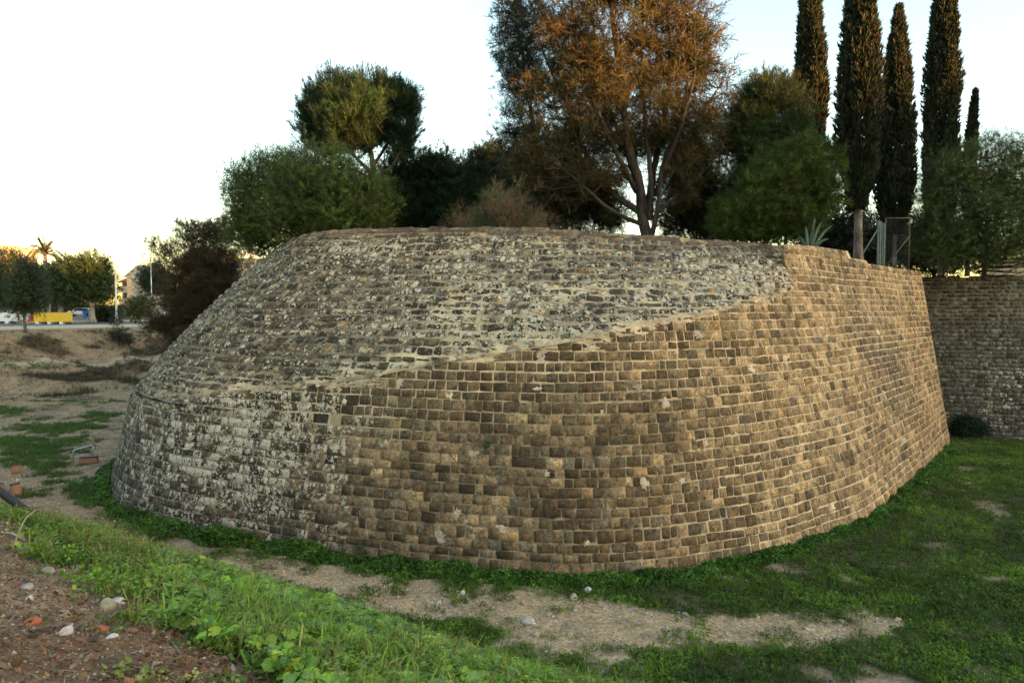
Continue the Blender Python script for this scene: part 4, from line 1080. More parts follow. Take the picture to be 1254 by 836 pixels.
def build_cover():
    rng = np.random.default_rng(77); g = np.random.default_rng(9)
    TG = [tmpl_grass(g, 6, .11, .011, .55, .05) for _ in range(4)]; TC = [tmpl_clover(g, 5) for _ in range(4)]
    TL = [tmpl_grass(g, 7, .34, .016, .9, .04) for _ in range(5)]; TM = [tmpl_mallow(g) for _ in range(5)]
    TD = [tmpl_sprig(g, 12, .5, .10, .035, .7) for _ in range(4)]
    # lawn on the moat floor to the right, thinning out on the bare path
    mb = MB()
    for (x0, x1, y0, y1, dens) in ((-14, 16, 12.2, 18.5, 210), (-14, 22, 18.5, 26, 120), (6, 30, 26, 36, 70), (12, 36, 36, 47, 46)):
        n = int((x1 - x0) * (y1 - y0) * dens); x = rng.uniform(x0, x1, n); y = rng.uniform(y0, y1, n); z = ground_z(x, y)
        P, px, py, bank, path, bare, lawn, left, lgreen, n1, n2, n3 = masks(x, y, z)
        lawn = np.maximum(lawn, .5 * right_of(px) * (1 - bank) * sst(.12, .32, fbm(x * 1.7 + 30, y * 1.7, None, 4)) * (lawn > -1))
        ok = (rng.uniform(size=n) < lawn) & (px > -40) & (px < 1300) & (py < 880) & ~in_poly(x, y, [tuple(p) for p in S1(np.arange(5, ULEN, .5), np.zeros(len(np.arange(5, ULEN, .5))))[:, :2]])
        x, y, z, m1, m3, qx = x[ok], y[ok], z[ok], n1[ok], n3[ok], px[ok]; n = len(x)
        k = sst(-.35, .35, m1 + .5 * vnoise(x * 1.4, y * 1.4)); c = np.array([.066, .120, .014]) * (1 - k[:, None]) + np.array([.130, .225, .022]) * k[:, None]
        c = c * rng.uniform(.65, 1.35, (n, 1)); dry = rng.uniform(size=n) < .06; c[dry] = np.array([.14, .12, .05])
        s = rng.uniform(size=n) < .5; f = 1.0 + .25 * (y0 > 25)
        cover(mb, rng, x[s], y[s], z[s], TG, 1.05 * f, c[s], .3); s = ~s
        cover(mb, rng, x[s], y[s], z[s], TC, .060 * f, c[s] * .9, .25)
    o = mb.build('lawn_grass', M_GRASS, smooth=False); tag(o, 'short dark green grass and clover covering the moat floor in front of the bastion', 'grass', kind='stuff')
    # dense dark green creeper along the foot of the bastion
    mb = MB(); us, B = base_line(); tn = unit(np.gradient(B, axis=0)); out = np.stack([tn[:, 1], -tn[:, 0]], 1)
    n = 60000; i = rng.integers(0, len(us), n); bpx, bpy = proj(B[i]); wd = np.interp(us[i], [20, 30, 36, 45, 60, 75], [.5, .55, .6, .7, .8, 1.1]) * (.75 + .5 * vnoise(us[i] * .9, us[i] * 0))
    wd = np.where((bpx > 720) & (us[i] > 50), wd * (.55 + .5 * (vnoise(us[i] * .7 + 40, us[i] * 0) > -.2)), wd)
    o_ = rng.uniform(-.02, 1, n) ** 1.15 * wd; x = B[i, 0] + out[i, 0] * o_; y = B[i, 1] + out[i, 1] * o_
    hgt = (1 - (o_ / wd) ** 2) * np.interp(us[i], [20, 40, 48, 60, 80], [.36, .32, .20, .15, .18]) * (.6 + .6 * (vnoise(us[i] * 1.6, o_ * 2) + .5)); z = ground_z(x, y) + np.maximum(hgt, .02) * rng.uniform(.25, 1, n) ** .6
    c = palette(rng, n, (.052, .115, .014), .45, (.095, .185, .022), .35); cover(mb, rng, x, y, z - .04, TC, .062, c, .5)
    o = mb.build('creeper', M_LEAF, smooth=False); tag(o, 'dense dark green clover-like creeper along the foot of the bastion', 'ground cover', kind='stuff')
    # patches of grass on the bare ground at the left
    mb = MB(); n = 150000; y = rng.uniform(20, 62, n); x = rng.uniform(-.76, -.30, n) * y; z = ground_z(x, y); P, px, py, bank, path, bare, lawn, left, lgreen, n1, n2, n3 = masks(x, y, z)
    ok = rng.uniform(size=n) < lgreen * .75; x, y, z = x[ok], y[ok], z[ok]; n = len(x); c = palette(rng, n, (.070, .135, .022), .35, (.14, .13, .045), .12)
    cover(mb, rng, x, y, z, TG, 1.2, c, .3); o = mb.build('grass_patches', M_GRASS, smooth=False); tag(o, 'thin patches of short grass on the bare earth at the left', 'grass', kind='stuff')
    # dry brush on the far bank
    mb = MB(); n = 90000; y = rng.uniform(36, 96, n); x = rng.uniform(-.78, -.28, n) * y; w = edge_w(x, y); z = ground_z(x, y)
    dn = fbm(x * .42 + 9, y * .42, None, 5); ok = (w > .4) & (w < 17) & (rng.uniform(size=n) < .05 + .75 * sst(.02, .3, dn)); x, y, z = x[ok], y[ok], z[ok]; n = len(x)
    c = palette(rng, n, (.105, .075, .042), .4, (.055, .062, .024), .35); cover(mb, rng, x, y, z, TL, .75, c, .45, .6)
    o = mb.build('dry_brush', M_GRASS, smooth=False); tag(o, 'brown dry brush on the far earth bank below the road', 'brush', kind='stuff')
    # weeds on the near bank: mallow, long grass, dry stalks
    n = 95000; y = rng.uniform(2.6, 13.0, n) ** 1.0; x = rng.uniform(-.78, .80, n) * (y + .3); z = ground_z(x, y); P, px, py, bank, path, bare, lawn, left, lgreen, n1, n2, n3 = masks(x, y, z)
    wm = weeds_mask(px, py, n2) * sst(.04, .16, h_bank(x, y)); ok = rng.uniform(size=n) < wm; x, y, z, px, py = x[ok], y[ok], z[ok], px[ok], py[ok]; n = len(x); r = rng.uniform(size=n)
    farl = sst(60, 190, px) * 0 + (1 - sst(150, 260, px)); 
    mb = MB(); patch = fbm(x * .8 + 3, y * .8, None, 3); gpatch = fbm(x * 1.1 - 8, y * 1.1, None, 3)
    s = (r < .52 + .30 * (patch > 0)) & (rng.uniform(size=n) < np.clip(1.1 - .0 * y, 0, 1)) & (farl < .6); s &= rng.uniform(size=n) < .95
    c = palette(rng, s.sum(), (.21, .32, .038), .35, (.15, .25, .065), .3)
    hh = rng.uniform(.03, .19, s.sum()) * (1 + .5 * patch[s])
    cover(mb, rng, x[s], y[s], z[s] + np.maximum(hh, .03), TM, .045 + .014 * sst(330, 480, px[s]), c, .50, .5)
    o = mb.build('mallow_weeds', M_LEAF, smooth=False); tag(o, 'bright green round-leaved mallow weeds on the near bank', 'weeds', kind='stuff')
    mb = MB(); s = (rng.uniform(size=n) < .07 + .20 * sst(.0, .35, gpatch)) ; c = palette(rng, s.sum(), (.17, .275, .034), .35, (.34, .30, .09), .14)
    cover(mb, rng, x[s], y[s], z[s], TL, .55, c, .3, .5)
    s = (rng.uniform(size=n) < .75); c = palette(rng, s.sum(), (.135, .225, .026), .4); cover(mb, rng, x[s] + rng.normal(0, .06, s.sum()), y[s], z[s] + rng.uniform(.0, .13, s.sum()), TC, .040, c, .5)
    o = mb.build('long_grass', M_GRASS, smooth=False); tag(o, 'long arching grass blades among the weeds on the near bank', 'grass', kind='stuff')
    mb = MB(); s = (rng.uniform(size=n) < .10 * farl * sst(5.0, 7.0, y) + .004); c = palette(rng, s.sum(), (.17, .165, .045), .3, (.26, .19, .08), .35)
    cover(mb, rng, x[s], y[s], z[s], TD, .42, c, .5, .4)
    s = (rng.uniform(size=n) < .035 + .12 * gauss(px, py, 500, 815, 60, 25)); c = palette(rng, s.sum(), (.24, .24, .07), .3); cover(mb, rng, x[s], y[s], z[s], TL, .6, c, .3)
    o = mb.build('dry_weeds', M_GRASS, smooth=False); tag(o, 'yellowing feathery weeds along the crest of the near bank', 'weeds', kind='stuff')
    # sparse seedlings on the bare soil
    n = 5200; y = rng.uniform(2.8, 9.5, n); x = rng.uniform(-.78, .05, n) * y; z = ground_z(x, y); pt = fbm(x * 1.6 + 4, y * 1.6, None, 3); ok = (rng.uniform(size=n) < sst(.05, .35, pt) * .9) & (h_bank(x, y) > .5); x, y, z = x[ok], y[ok], z[ok]; n = len(x); mb = MB()
    c = palette(rng, n, (.12, .19, .03), .4, (.20, .22, .05), .3); cover(mb, rng, x, y, z, TC, .030, c, .5); s = rng.uniform(size=n) < .12; cover(mb, rng, x[s], y[s], z[s] + .03, TM, .030, c[s], .5, .5)
    o = mb.build('seedlings', M_LEAF, smooth=False); tag(o, 'sparse green seedlings on the bare soil of the near bank', 'seedlings', kind='stuff')
    # loose litter: gravel, chips and dead leaves
    litter(rng)

def rock(mb, rng, p, s, col, seg=2):
    import bmesh
    bm = bmesh.new(); bmesh.ops.create_icosphere(bm, subdivisions=seg, radius=1.0)
    V = np.array([v.co[:] for v in bm.verts]); F = [[v.index for v in f.verts] for f in bm.faces]; bm.free()
    o = rng.uniform(0, 50, 3); V = V * (1 + .38 * fbm(V[:, 0] * 1.3 + o[0], V[:, 1] * 1.3 + o[1], V[:, 2] * 1.3 + o[2], 3))[:, None]
    V = V * np.array([1, rng.uniform(.6, .95), rng.uniform(.45, .75)]) * s; a = rng.uniform(0, 6.28); R = np.array([[math.cos(a), -math.sin(a), 0], [math.sin(a), math.cos(a), 0], [0, 0, 1]])
    mb.add(V @ R.T + np.asarray(p), None, F, col)

def litter(rng):
    M = mat_attr('stone_chips', .9, .25, 20, .006)
    mb = MB(); import bmesh
    bm = bmesh.new(); bmesh.ops.create_icosphere(bm, subdivisions=1, radius=1.0); V0 = np.array([v.co[:] for v in bm.verts]); F0 = np.array([[v.index for v in f.verts] for f in bm.faces]); bm.free()
    TR = [(V0 * (1 + .25 * g_.normal(size=(len(V0), 1))) * np.array([1, .8, .5]), None, F0, None) for _ in range(4)]
    # near soil bank
    n = 52000; y = rng.uniform(2.8, 11, n); x = rng.uniform(-.78, .1, n) * y; z = ground_z(x, y); P, px, py, bank, path, bare, lawn, left, lgreen, n1, n2, n3 = masks(x, y, z)
    ok = (rng.uniform(size=n) < (1 - weeds_mask(px, py, n2)) * .6) & (h_bank(x, y) > .5); x, y, z = x[ok], y[ok], z[ok]; n = len(x)
    c = palette(rng, n, (.16, .092, .050), .5, (.38, .30, .21), .16); c = np.where((rng.uniform(size=n) < .04)[:, None], np.array([.26, .11, .06]), c)
    cover(mb, rng, x, y, z + .002, TR, .0105 * rng.uniform(.4, 1, n) ** 1.0 + .02 * (rng.uniform(size=n) < .03), c, .6, .5)
    # path
    n = 34000; y = rng.uniform(12.5, 19.5, n); x = rng.uniform(-9, 10, n); z = ground_z(x, y); P, px, py, bank, path, bare, lawn, left, lgreen, n1, n2, n3 = masks(x, y, z)
    ok = (rng.uniform(size=n) < bare * .45) & (bank < .3); x, y, z = x[ok], y[ok], z[ok]; n = len(x); c = palette(rng, n, (.34, .27, .19), .4, (.50, .47, .42), .15)
    cover(mb, rng, x, y, z + .004, TR, .020 + .04 * (rng.uniform(size=n) < .025), c, .6, .7)
    n = 4500; y = rng.uniform(22, 56, n); x = rng.uniform(-.75, -.36, n) * y; z = ground_z(x, y); c = palette(rng, n, (.34, .26, .17), .4, (.52, .50, .46), .1); cover(mb, rng, x, y, z + .005, TR, .035, c, .6, .8)
    o = mb.build('gravel', M, smooth=False); tag(o, 'scattered gravel and stone chips on the bare earth', 'gravel', kind='stuff')
    # dead leaves and twigs on the soil
    mb = MB(); n = 14000; y = rng.uniform(2.8, 9, n); x = rng.uniform(-.78, -.05, n) * y; z = ground_z(x, y); P, px, py, *_r = masks(x, y, z); n2 = _r[-2]
    ok = (rng.uniform(size=n) < (1 - weeds_mask(px, py, n2)) * (.28 + .9 * gauss(px, py, 265, 800, 60, 30))); x, y, z = x[ok], y[ok], z[ok]; n = len(x)
    T1 = [(diamond((-.5, 0, 0), (1, 0, .2 * g_.normal()), (0, .25 * g_.normal(), 1), 1.0, .55, .16 * g_.normal()), [[0, 1, 2, 3]], None, None) for _ in range(5)]
    c = palette(rng, n, (.15, .075, .038), .5, (.24, .17, .10), .30); cover(mb, rng, x, y, z + .010, T1, .042, c, .5, .6)
    n = 1500; y = rng.uniform(3, 9, n); x = rng.uniform(-.78, -.1, n) * y; z = ground_z(x, y)
    T2 = [(diamond((-.5, 0, 0), (1, 0, .05 * g_.normal()), (0, .2, 1), 1.0, .035, .02), [[0, 1, 2, 3]], None, None) for _ in range(4)]
    c = palette(rng, n, (.24, .18, .12), .4); cover(mb, rng, x, y, z + .012, T2, .14, c, .25, .6)
    o = mb.build('dead_leaves', mat_attr('dead_leaf', .85), smooth=False); tag(o, 'dry brown fallen leaves and twigs on the bare soil', 'leaf litter', kind='stuff')
# ================================================================ FAR SIDE OF THE MOAT AND SMALL THINGS
def gz(x, y): return float(ground_z(np.array([float(x)]), np.array([float(y)]))[0])
def gpt(px, D, dz=0.0):
    x = at(px, 378, D)[0]; return np.array([x, D, gz(x, D) + dz])
def ground_hit(px, py, lo=3.0, hi=90.0, dz=0.0):
    """first point of the ground seen at a photo pixel"""
    r = ray(px, py); ys = np.linspace(lo, hi, 6000); x = r[0] / r[1] * ys; zl = HC + r[2] / r[1] * ys
    g = ground_z(x, ys); k = np.argmax(zl <= g + dz); return np.array([x[k], ys[k], g[k]])

def build_far():
    asphalt = mat_plain('asphalt', (.10, .095, .085), .9, .25, 1.5); pav = mat_plain('pale_pavement', (.50, .41, .29), .9, .18, .8); kerbm = mat_plain('kerb_stone', (.42, .38, .32), .9)
    strip('road', -60, 140, -22, -7.0, .05, asphalt); strip('pavement', -60, 140, -6.4, -.6, .10, pav, .1); strip('kerb', -60, 140, -6.98, -6.42, .16, kerbm, .12); strip('far_pavement', -60, 140, -26, -22.05, .14, pav, .12)
    dashm = mat_plain('road_paint', (.75, .73, .68), .8); 
    strip('road_marking', -60, 140, -14.6, -14.45, .056, dashm)
    # --- dark brownish conifer at the bastion's left shoulder
    D = 50; b = gpt(255, D); k = D / FPX
    lb = [lobe(268, 292, D, 22, 22), lobe(262, 322, D, 29, 20), lobe(236, 300, D, 18, 28), lobe(207, 318, D, 17, 22), lobe(238, 340, D, 38, 26), lobe(272, 350, D, 25, 32), lobe(232, 372, D, 38, 24), lobe(258, 385, D, 34, 30), lobe(210, 395, D, 24, 14), lobe(235, 408, D, 34, 26), lobe(222, 435, D, 16, 24), lobe(190, 398, D, 14, 8), lobe(262, 278, D, 9, 14), lobe(226, 282, D, 6, 18), lobe(192, 303, D, 8, 9)]
    lm = [([b, bx(252, 380, D), bx(255, 330, D), bx(264, 285, D)], .2, .03), ([bx(253, 390, D), bx(225, 350, D), bx(208, 318, D)], .1, .02), ([bx(253, 370, D), bx(236, 320, D), bx(228, 285, D)], .08, .02), ([bx(253, 410, D), bx(225, 400, D), bx(195, 398, D)], .07, .02), ([bx(253, 400, D), bx(275, 370, D), bx(280, 350, D)], .07, .02)]
    tree('conifer_tree', 'dark brownish spreading conifer at the left shoulder of the bastion', 'tree', b, lm, lb, 700, 11, .28, T_CAS, 1.05, (.062, .048, .024), leafm=M_NEEDLE, inner=.2, seed=90, up=.5, outw=.8, rand=.5, br=(.05, .01, 2), tint=(.066, .046, .022), tint_p=.4)
    # --- street trees
    def street(px, D, lbs, trunks, lab, col, seed, bark=M_BARK_PALE, n=620, size=1.5, grp='round street trees along the road', tint=None):
        b = gpt(px, D); lb = [lobe(*l) for l in lbs]; lm = []
        for pts, r in trunks: lm.append(([tuple(b)] + [bx(p[0], p[1], D) for p in pts], r, r * .5))
        tree('street_tree', lab, 'tree', b, lm, lb, n, 9, .42, T_SPRIG, size, col, bark=bark, seed=seed, group=grp, inner=.45, br=(.05, .012, 5), up=.5, tint=tint, tint_p=.3)
    D = 88
    street(74, D, [(82, 337, D, 19, 20), (92, 345, D, 20, 20), (72, 350, D, 14, 18), (88, 360, D, 22, 12)], [([(73, 372), (66, 360), (68, 345)], .30), ([(75, 372), (79, 358), (84, 340)], .28)], 'round dark street tree with a forked pale trunk behind the yellow barrier', (.034, .056, .018), 101)
    street(113, D, [(116, 330, D, 20, 19), (121, 345, D, 18, 20), (108, 355, D, 20, 14), (127, 360, D, 13, 12)], [([(112.5, 378), (111, 368), (105, 352)], .42), ([(113, 375), (124, 364), (130, 355)], .22)], 'round street tree with a thick single pale trunk right of the yellow barrier', (.040, .064, .018), 102, tint=(.07, .09, .022))
    street(21, D + 2, [(10, 330, D, 24, 22), (22, 340, D, 16, 20), (-4, 350, D, 22, 26), (12, 362, D, 18, 14)], [([(21, 372), (15, 350)], .42)], 'dark round street tree at the left edge behind the white barrier', (.028, .046, .016), 103)
    street(50, D + 6, [(48, 346, D + 6, 14, 17), (58, 348, D + 6, 12, 18), (42, 358, D + 6, 12, 16)], [([(51, 375), (49, 350)], .38)], 'yellowish green street tree below the palm crown', (.055, .070, .020), 104)
    D = 62; x0 = ground_hit(30, 407, 30, 90)
    street(30, x0[1], [(34, 348, x0[1], 16, 26), (26, 360, x0[1], 13, 20), (42, 366, x0[1], 10, 14), (30, 374, x0[1], 13, 12), (33, 334, x0[1], 7, 12)], [([(30, 395), (30, 365), (33, 335)], .14)], 'slim young tree with a thin dark trunk in front of the white barrier', (.036, .052, .022), 105, bark=M_BARK_GREY, n=380, size=1.1, grp=None)
    D = 100
    street(184, D, [(186, 338, D, 15, 14), (181, 347, D, 9, 11), (196, 345, D, 12, 18)], [([(186, 375), (184, 350)], .2)], 'dark green round tree beside the white gable of the house', (.026, .050, .022), 106, bark=M_BARK_GREY, n=300)
    # --- bushes along the far road
    for i, (px, D, lbs, lab, col) in enumerate([
        (165, 84, [(162, 380, 84, 13, 8), (178, 376, 84, 12, 11), (170, 370, 84, 9, 6)], 'yellowish green bush in front of the red roofed house', (.070, .080, .026)),
        (128, 92, [(124, 385, 92, 10, 7), (136, 386, 92, 9, 6)], 'dark low bush by the road between the pale trunk and the street lamp', (.026, .036, .016)),
        (92, 150, [(85, 372, 150, 16, 10), (100, 374, 150, 18, 9), (70, 372, 150, 14, 10)], 'dark hedge behind the white car', (.024, .032, .014)),
        (40, 120, [(20, 378, 120, 26, 9), (55, 376, 120, 26, 10)], 'dark hedge behind the barriers at the left', (.022, .030, .014))]):
        b = gpt(px, D); lb = [lobe(*l) for l in lbs]; tree('roadside_bush', lab, 'bush', b, [([tuple(b), tuple(l[0])], .06, .02) for l in lb], lb, 160, 9, .3, T_SPRIG, 1.4, col, seed=120 + i, br=(.03, .01, 6), crown='foliage')
    g0 = ground_hit(146, 424, 40, 90); D = g0[1]
    lb = [lobe(148, 410, D, 9, 7), lobe(140, 413, D, 6, 6), lobe(157, 417, D, 8, 5), lobe(142, 394, D, 4, 5)]
    tree('bank_shrub', 'small dark scraggy shrub growing on the far earth bank', 'shrub', g0, [([tuple(g0), bx(145, 408, D), bx(142, 392, D)], .05, .02), ([tuple(g0), bx(157, 414, D)], .04, .02)], lb, 70, 7, .24, T_CAS, .7, (.042, .046, .026), seed=130, br=(.03, .01, 3), crown='foliage', leafm=M_NEEDLE)
    # --- palm
    D = 92; b = gpt(59, D); top = at(55, 310, D); rng = np.random.default_rng(8); root = empty('palm_tree', b, 'tall date palm with a sunlit feathery crown above the street trees', 'tree')
    mb = MB(); P = smooth_path([b, b * .5 + top * .5 + (.12, 0, 0), top], 14); tube(mb, P, np.linspace(.30, .20, 14) * (1 + .08 * (np.arange(14) % 2)), 10); mb.build('trunk', M_BARK_PALE, root)
    mb = MB()
    for i in range(46):
        th = i * 2.4; el = rng.uniform(-.35, 1.35); ln = rng.uniform(2.2, 3.0); d = np.array([math.cos(th) * math.cos(el), math.sin(th) * math.cos(el), math.sin(el)]); e = top + d * ln - np.array([0, 0, .55 * ln * math.cos(el)]); m = top + d * ln * .55
        R = smooth_path([top, m, e], 12); tube(mb, R, np.linspace(.05, .015, 12), 4, (.12, .10, .04), False)
        for j in range(2, 12):
            t = unit(R[min(j + 1, 11)] - R[j - 1]); s = unit(np.cross(t, (0, 0, 1)))
            for sg in (-1, 1):
                for q in (0, .5):
                    p = R[j] + (R[j - 1] - R[j]) * q; dd = unit(t * .7 + s * sg * .8 + np.array([0, 0, -.15])); v = diamond(p, dd, (0, 0, 1), .58 * (1 - .05 * j), .11); mb.add(v, [(0, 1, 2, 3)], None, np.array([.070, .070, .022]) * rng.uniform(.7, 1.3))
    mb.build('crown', M_LEAF, root, smooth=False)
    # --- street lamps
    steel = mat_plain('galvanised_steel', (.46, .45, .43), .5, .12, 4, .2); pale = mat_plain('pale_paint', (.66, .63, .58), .6, .1)
    def lamp(px, D, pyt, arm, lab, m, r=.11):
        b = gpt(px, D); t = at(px, pyt, D); t[0] = b[0]; root = empty('street_lamp', b, lab, 'street lamp', 'street lamps by the road')
        mb = MB(); tube(mb, [b, b + (0, 0, 1.1), b + (0, 0, 1.2), t], [r * 1.5, r * 1.5, r, r * .6], 10); mb.build('pole', m, root)
        e = t + np.array([arm, 0, .15]); mb = MB(); tube(mb, smooth_path([t - (0, 0, .02), t + (arm * .15, 0, .3), t + (arm * .5, 0, .38), e], 8), .045, 8); mb.build('arm', m, root)
        mb = MB(); box(mb, e + (np.sign(arm) * .35, 0, -.03), (.75, .26, .14), 0, .05, (.5, .5, .5)); mb.build('lamp_head', steel, root)
        mb = MB(); box(mb, b + (0, 0, .06), (.4, .4, .12), 0, .02); mb.build('base_plate', steel, root)
    lamp(142.5, 86, 315, -1.0, 'tall pale street lamp with a curved arm beside the red roofed house', pale); lamp(186, 95, 324, .7, 'slim white street lamp in front of the dark conifer', pale, .08)
    # --- low barriers by the road
    white = mat_plain('white_panel', (.74, .73, .70), .6, .08, 2); yel = mat_plain('yellow_panel', (.72, .46, .03), .6, .08, 2); red = mat_plain('red_panel', (.52, .06, .035), .6, .08, 2); dk = mat_plain('dark_foot', (.05, .05, .05), .8); wf = mat_plain('white_foot', (.70, .70, .68), .8)
    def barrier(px0, px1, D, m, lab, h=.92, endm=None):
        a = gpt(px0, D); c = gpt(px1, D); z = max(a[2], c[2]) + .30; root = empty('road_barrier', (a + c) / 2, lab, 'barrier'); L0 = c[0] - a[0]
        mb = MB(); prism(mb, [(a[0], D, z), (c[0], D, z), (c[0], D, z + h), (a[0] + (0.0 if endm is None else -.0), D, z + h)], (0, -.2, 0), (0, .2, 0)); mb.build('panel', m, root, smooth=False)
        mb = MB(); box(mb, ((a[0] + c[0]) / 2, D, z + h + .04), (L0, .46, .08), 0, .02); mb.build('top_rail', m, root, smooth=False)
        if endm is not None:
            mb = MB(); prism(mb, [(a[0] - .9, D, z), (a[0] - .004, D, z), (a[0] - .004, D, z + h)], (0, -.19, 0), (0, .19, 0)); mb.build('end_wedge', endm, root, smooth=False)
        k = int(L0 / .62)
        for i in range(k):
            mb = MB(); x = a[0] + (i + .5) * L0 / k; g = gz(x, D); box(mb, (x, D, (g + z) / 2 - .02), (.40, .5, z - g + .04), 0, .02); mb.build('foot', dk if i % 2 else wf, root, smooth=False)
    barrier(-8, 19.5, 82, white, 'long low white roadside barrier at the left edge'); barrier(25, 33, 83.2, white, 'short white roadside barrier stub left of the red wedge end', .75); barrier(42.5, 87, 81, yel, 'long low yellow roadside barrier with a red wedge end', .98, red)
    # --- parked white car
    car(gpt(100, 128), .35)
    # --- blue container and person-high post
    D = 112; b = gpt(107, D); bl = mat_plain('blue_plastic', (.04, .10, .34), .5, .1); root = empty('waste_bin', b, 'blue wheeled waste container beside the white car', 'bin'); mb = MB()
    prism(mb, [(b[0] - .42, D, b[2] + .15), (b[0] + .42, D, b[2] + .15), (b[0] + .58, D, b[2] + 1.15), (b[0] - .58, D, b[2] + 1.15)], (0, -.4, 0), (0, .4, 0)); mb.build('body', bl, root, smooth=False)
    mb = MB(); box(mb, b + (0, 0, 1.22), (1.22, .92, .14), 0, .05); mb.build('lid', bl, root)
    for sx in (-.35, .35):
        mb = MB(); tube(mb, [b + (sx, -.3, .09), b + (sx, -.22, .09)], .09, 10); mb.build('wheel', dk, root)
    house(); kiosk(); far_blocks()
    # far-off trees that close the horizon behind the houses
    rng = np.random.default_rng(66); mb = MB(); n = 5200; x = rng.uniform(-330, -60, n); y = 265 + rng.uniform(-12, 12, n); hh = 5.0 + 3.4 * fbm(x * .05, x * 0, None, 4) * 2; z = 5.4 + rng.uniform(0, 1, n) * np.maximum(hh, 2)
    T = tmpl_sprig(rng, 10, .5, .5, .3); scatter(mb, T[0], T[1], T[2], np.stack([x, y, z], 1), frames(unit(rng.normal(size=(n, 3)) + (0, 0, .5)), rng), rng.uniform(1.2, 2.4, n), palette(rng, n, (.018, .022, .012), .35), T[3])
    o = mb.build('distant_trees', M_LEAF, smooth=False); tag(o, 'far-off dark band of trees along the horizon behind the houses', 'trees', kind='stuff')

def car(p, rz):
    body = NT('white_car_paint'); wm = body.done(body.principled((.62, .63, .64), .25, spec=.6)); glass = NT('car_glass'); gm = glass.done(glass.principled((.02, .025, .03), .08, spec=.8)); ty = mat_plain('tyre_rubber', (.02, .02, .02), .9); rimm = mat_plain('wheel_rim', (.4, .4, .4), .4, metal=.6); lm = mat_plain('headlamp_glass', (.8, .8, .78), .2)
    root = empty('parked_car', p, 'white parked car across the road beside a blue bin', 'car'); root.rotation_euler = (0, 0, rz)
    prof = [(-2.1, .35), (-2.15, .75), (-1.95, .95), (-1.35, 1.02), (-.75, 1.48), (.95, 1.52), (1.75, 1.0), (2.1, .9), (2.15, .4)]
    mb = MB(); prism(mb, [(x, 0, z) for x, z in prof], (0, -.82, 0), (0, .82, 0)); o = mb.build('body', wm, None, smooth=False); o.parent = root; bv = o.modifiers.new('bevel', 'BEVEL'); bv.width = .06; bv.segments = 2
    for nm, pts, y0, y1 in (('side_window', [(-1.15, 1.04), (-.68, 1.42), (.88, 1.45), (1.45, 1.04)], -.835, -.80), ('side_window', [(-1.15, 1.04), (-.68, 1.42), (.88, 1.45), (1.45, 1.04)], .80, .835)):
        mb = MB(); prism(mb, [(x, 0, z) for x, z in pts], (0, y0, 0), (0, y1, 0)); o = mb.build(nm, gm, None, smooth=False); o.parent = root
    mb = MB(); mb.add([(-1.36, -.7, 1.05), (-1.36, .7, 1.05), (-.80, .66, 1.46), (-.80, -.66, 1.46)], [(0, 1, 2, 3)]); mb.v[0] += np.array([-.035, 0, .02]); o = mb.build('windscreen', gm, None, smooth=False); o.parent = root
    for sx in (-1.35, 1.3):
        for sy in (-.74, .74):
            mb = MB(); tube(mb, [(sx, sy - .1, .33), (sx, sy + .1, .33)], .33, 16); o = mb.build('wheel', ty, None); o.parent = root
            mb = MB(); tube(mb, [(sx, sy - .115, .33), (sx, sy + .115, .33)], .2, 12); r = mb.build('rim', rimm, None); r.parent = o
    for sy in (-.6, .6):
        mb = MB(); box(mb, (-2.09, sy, .78), (.12, .32, .16), 0, .03); o = mb.build('headlight', lm, None); o.parent = root

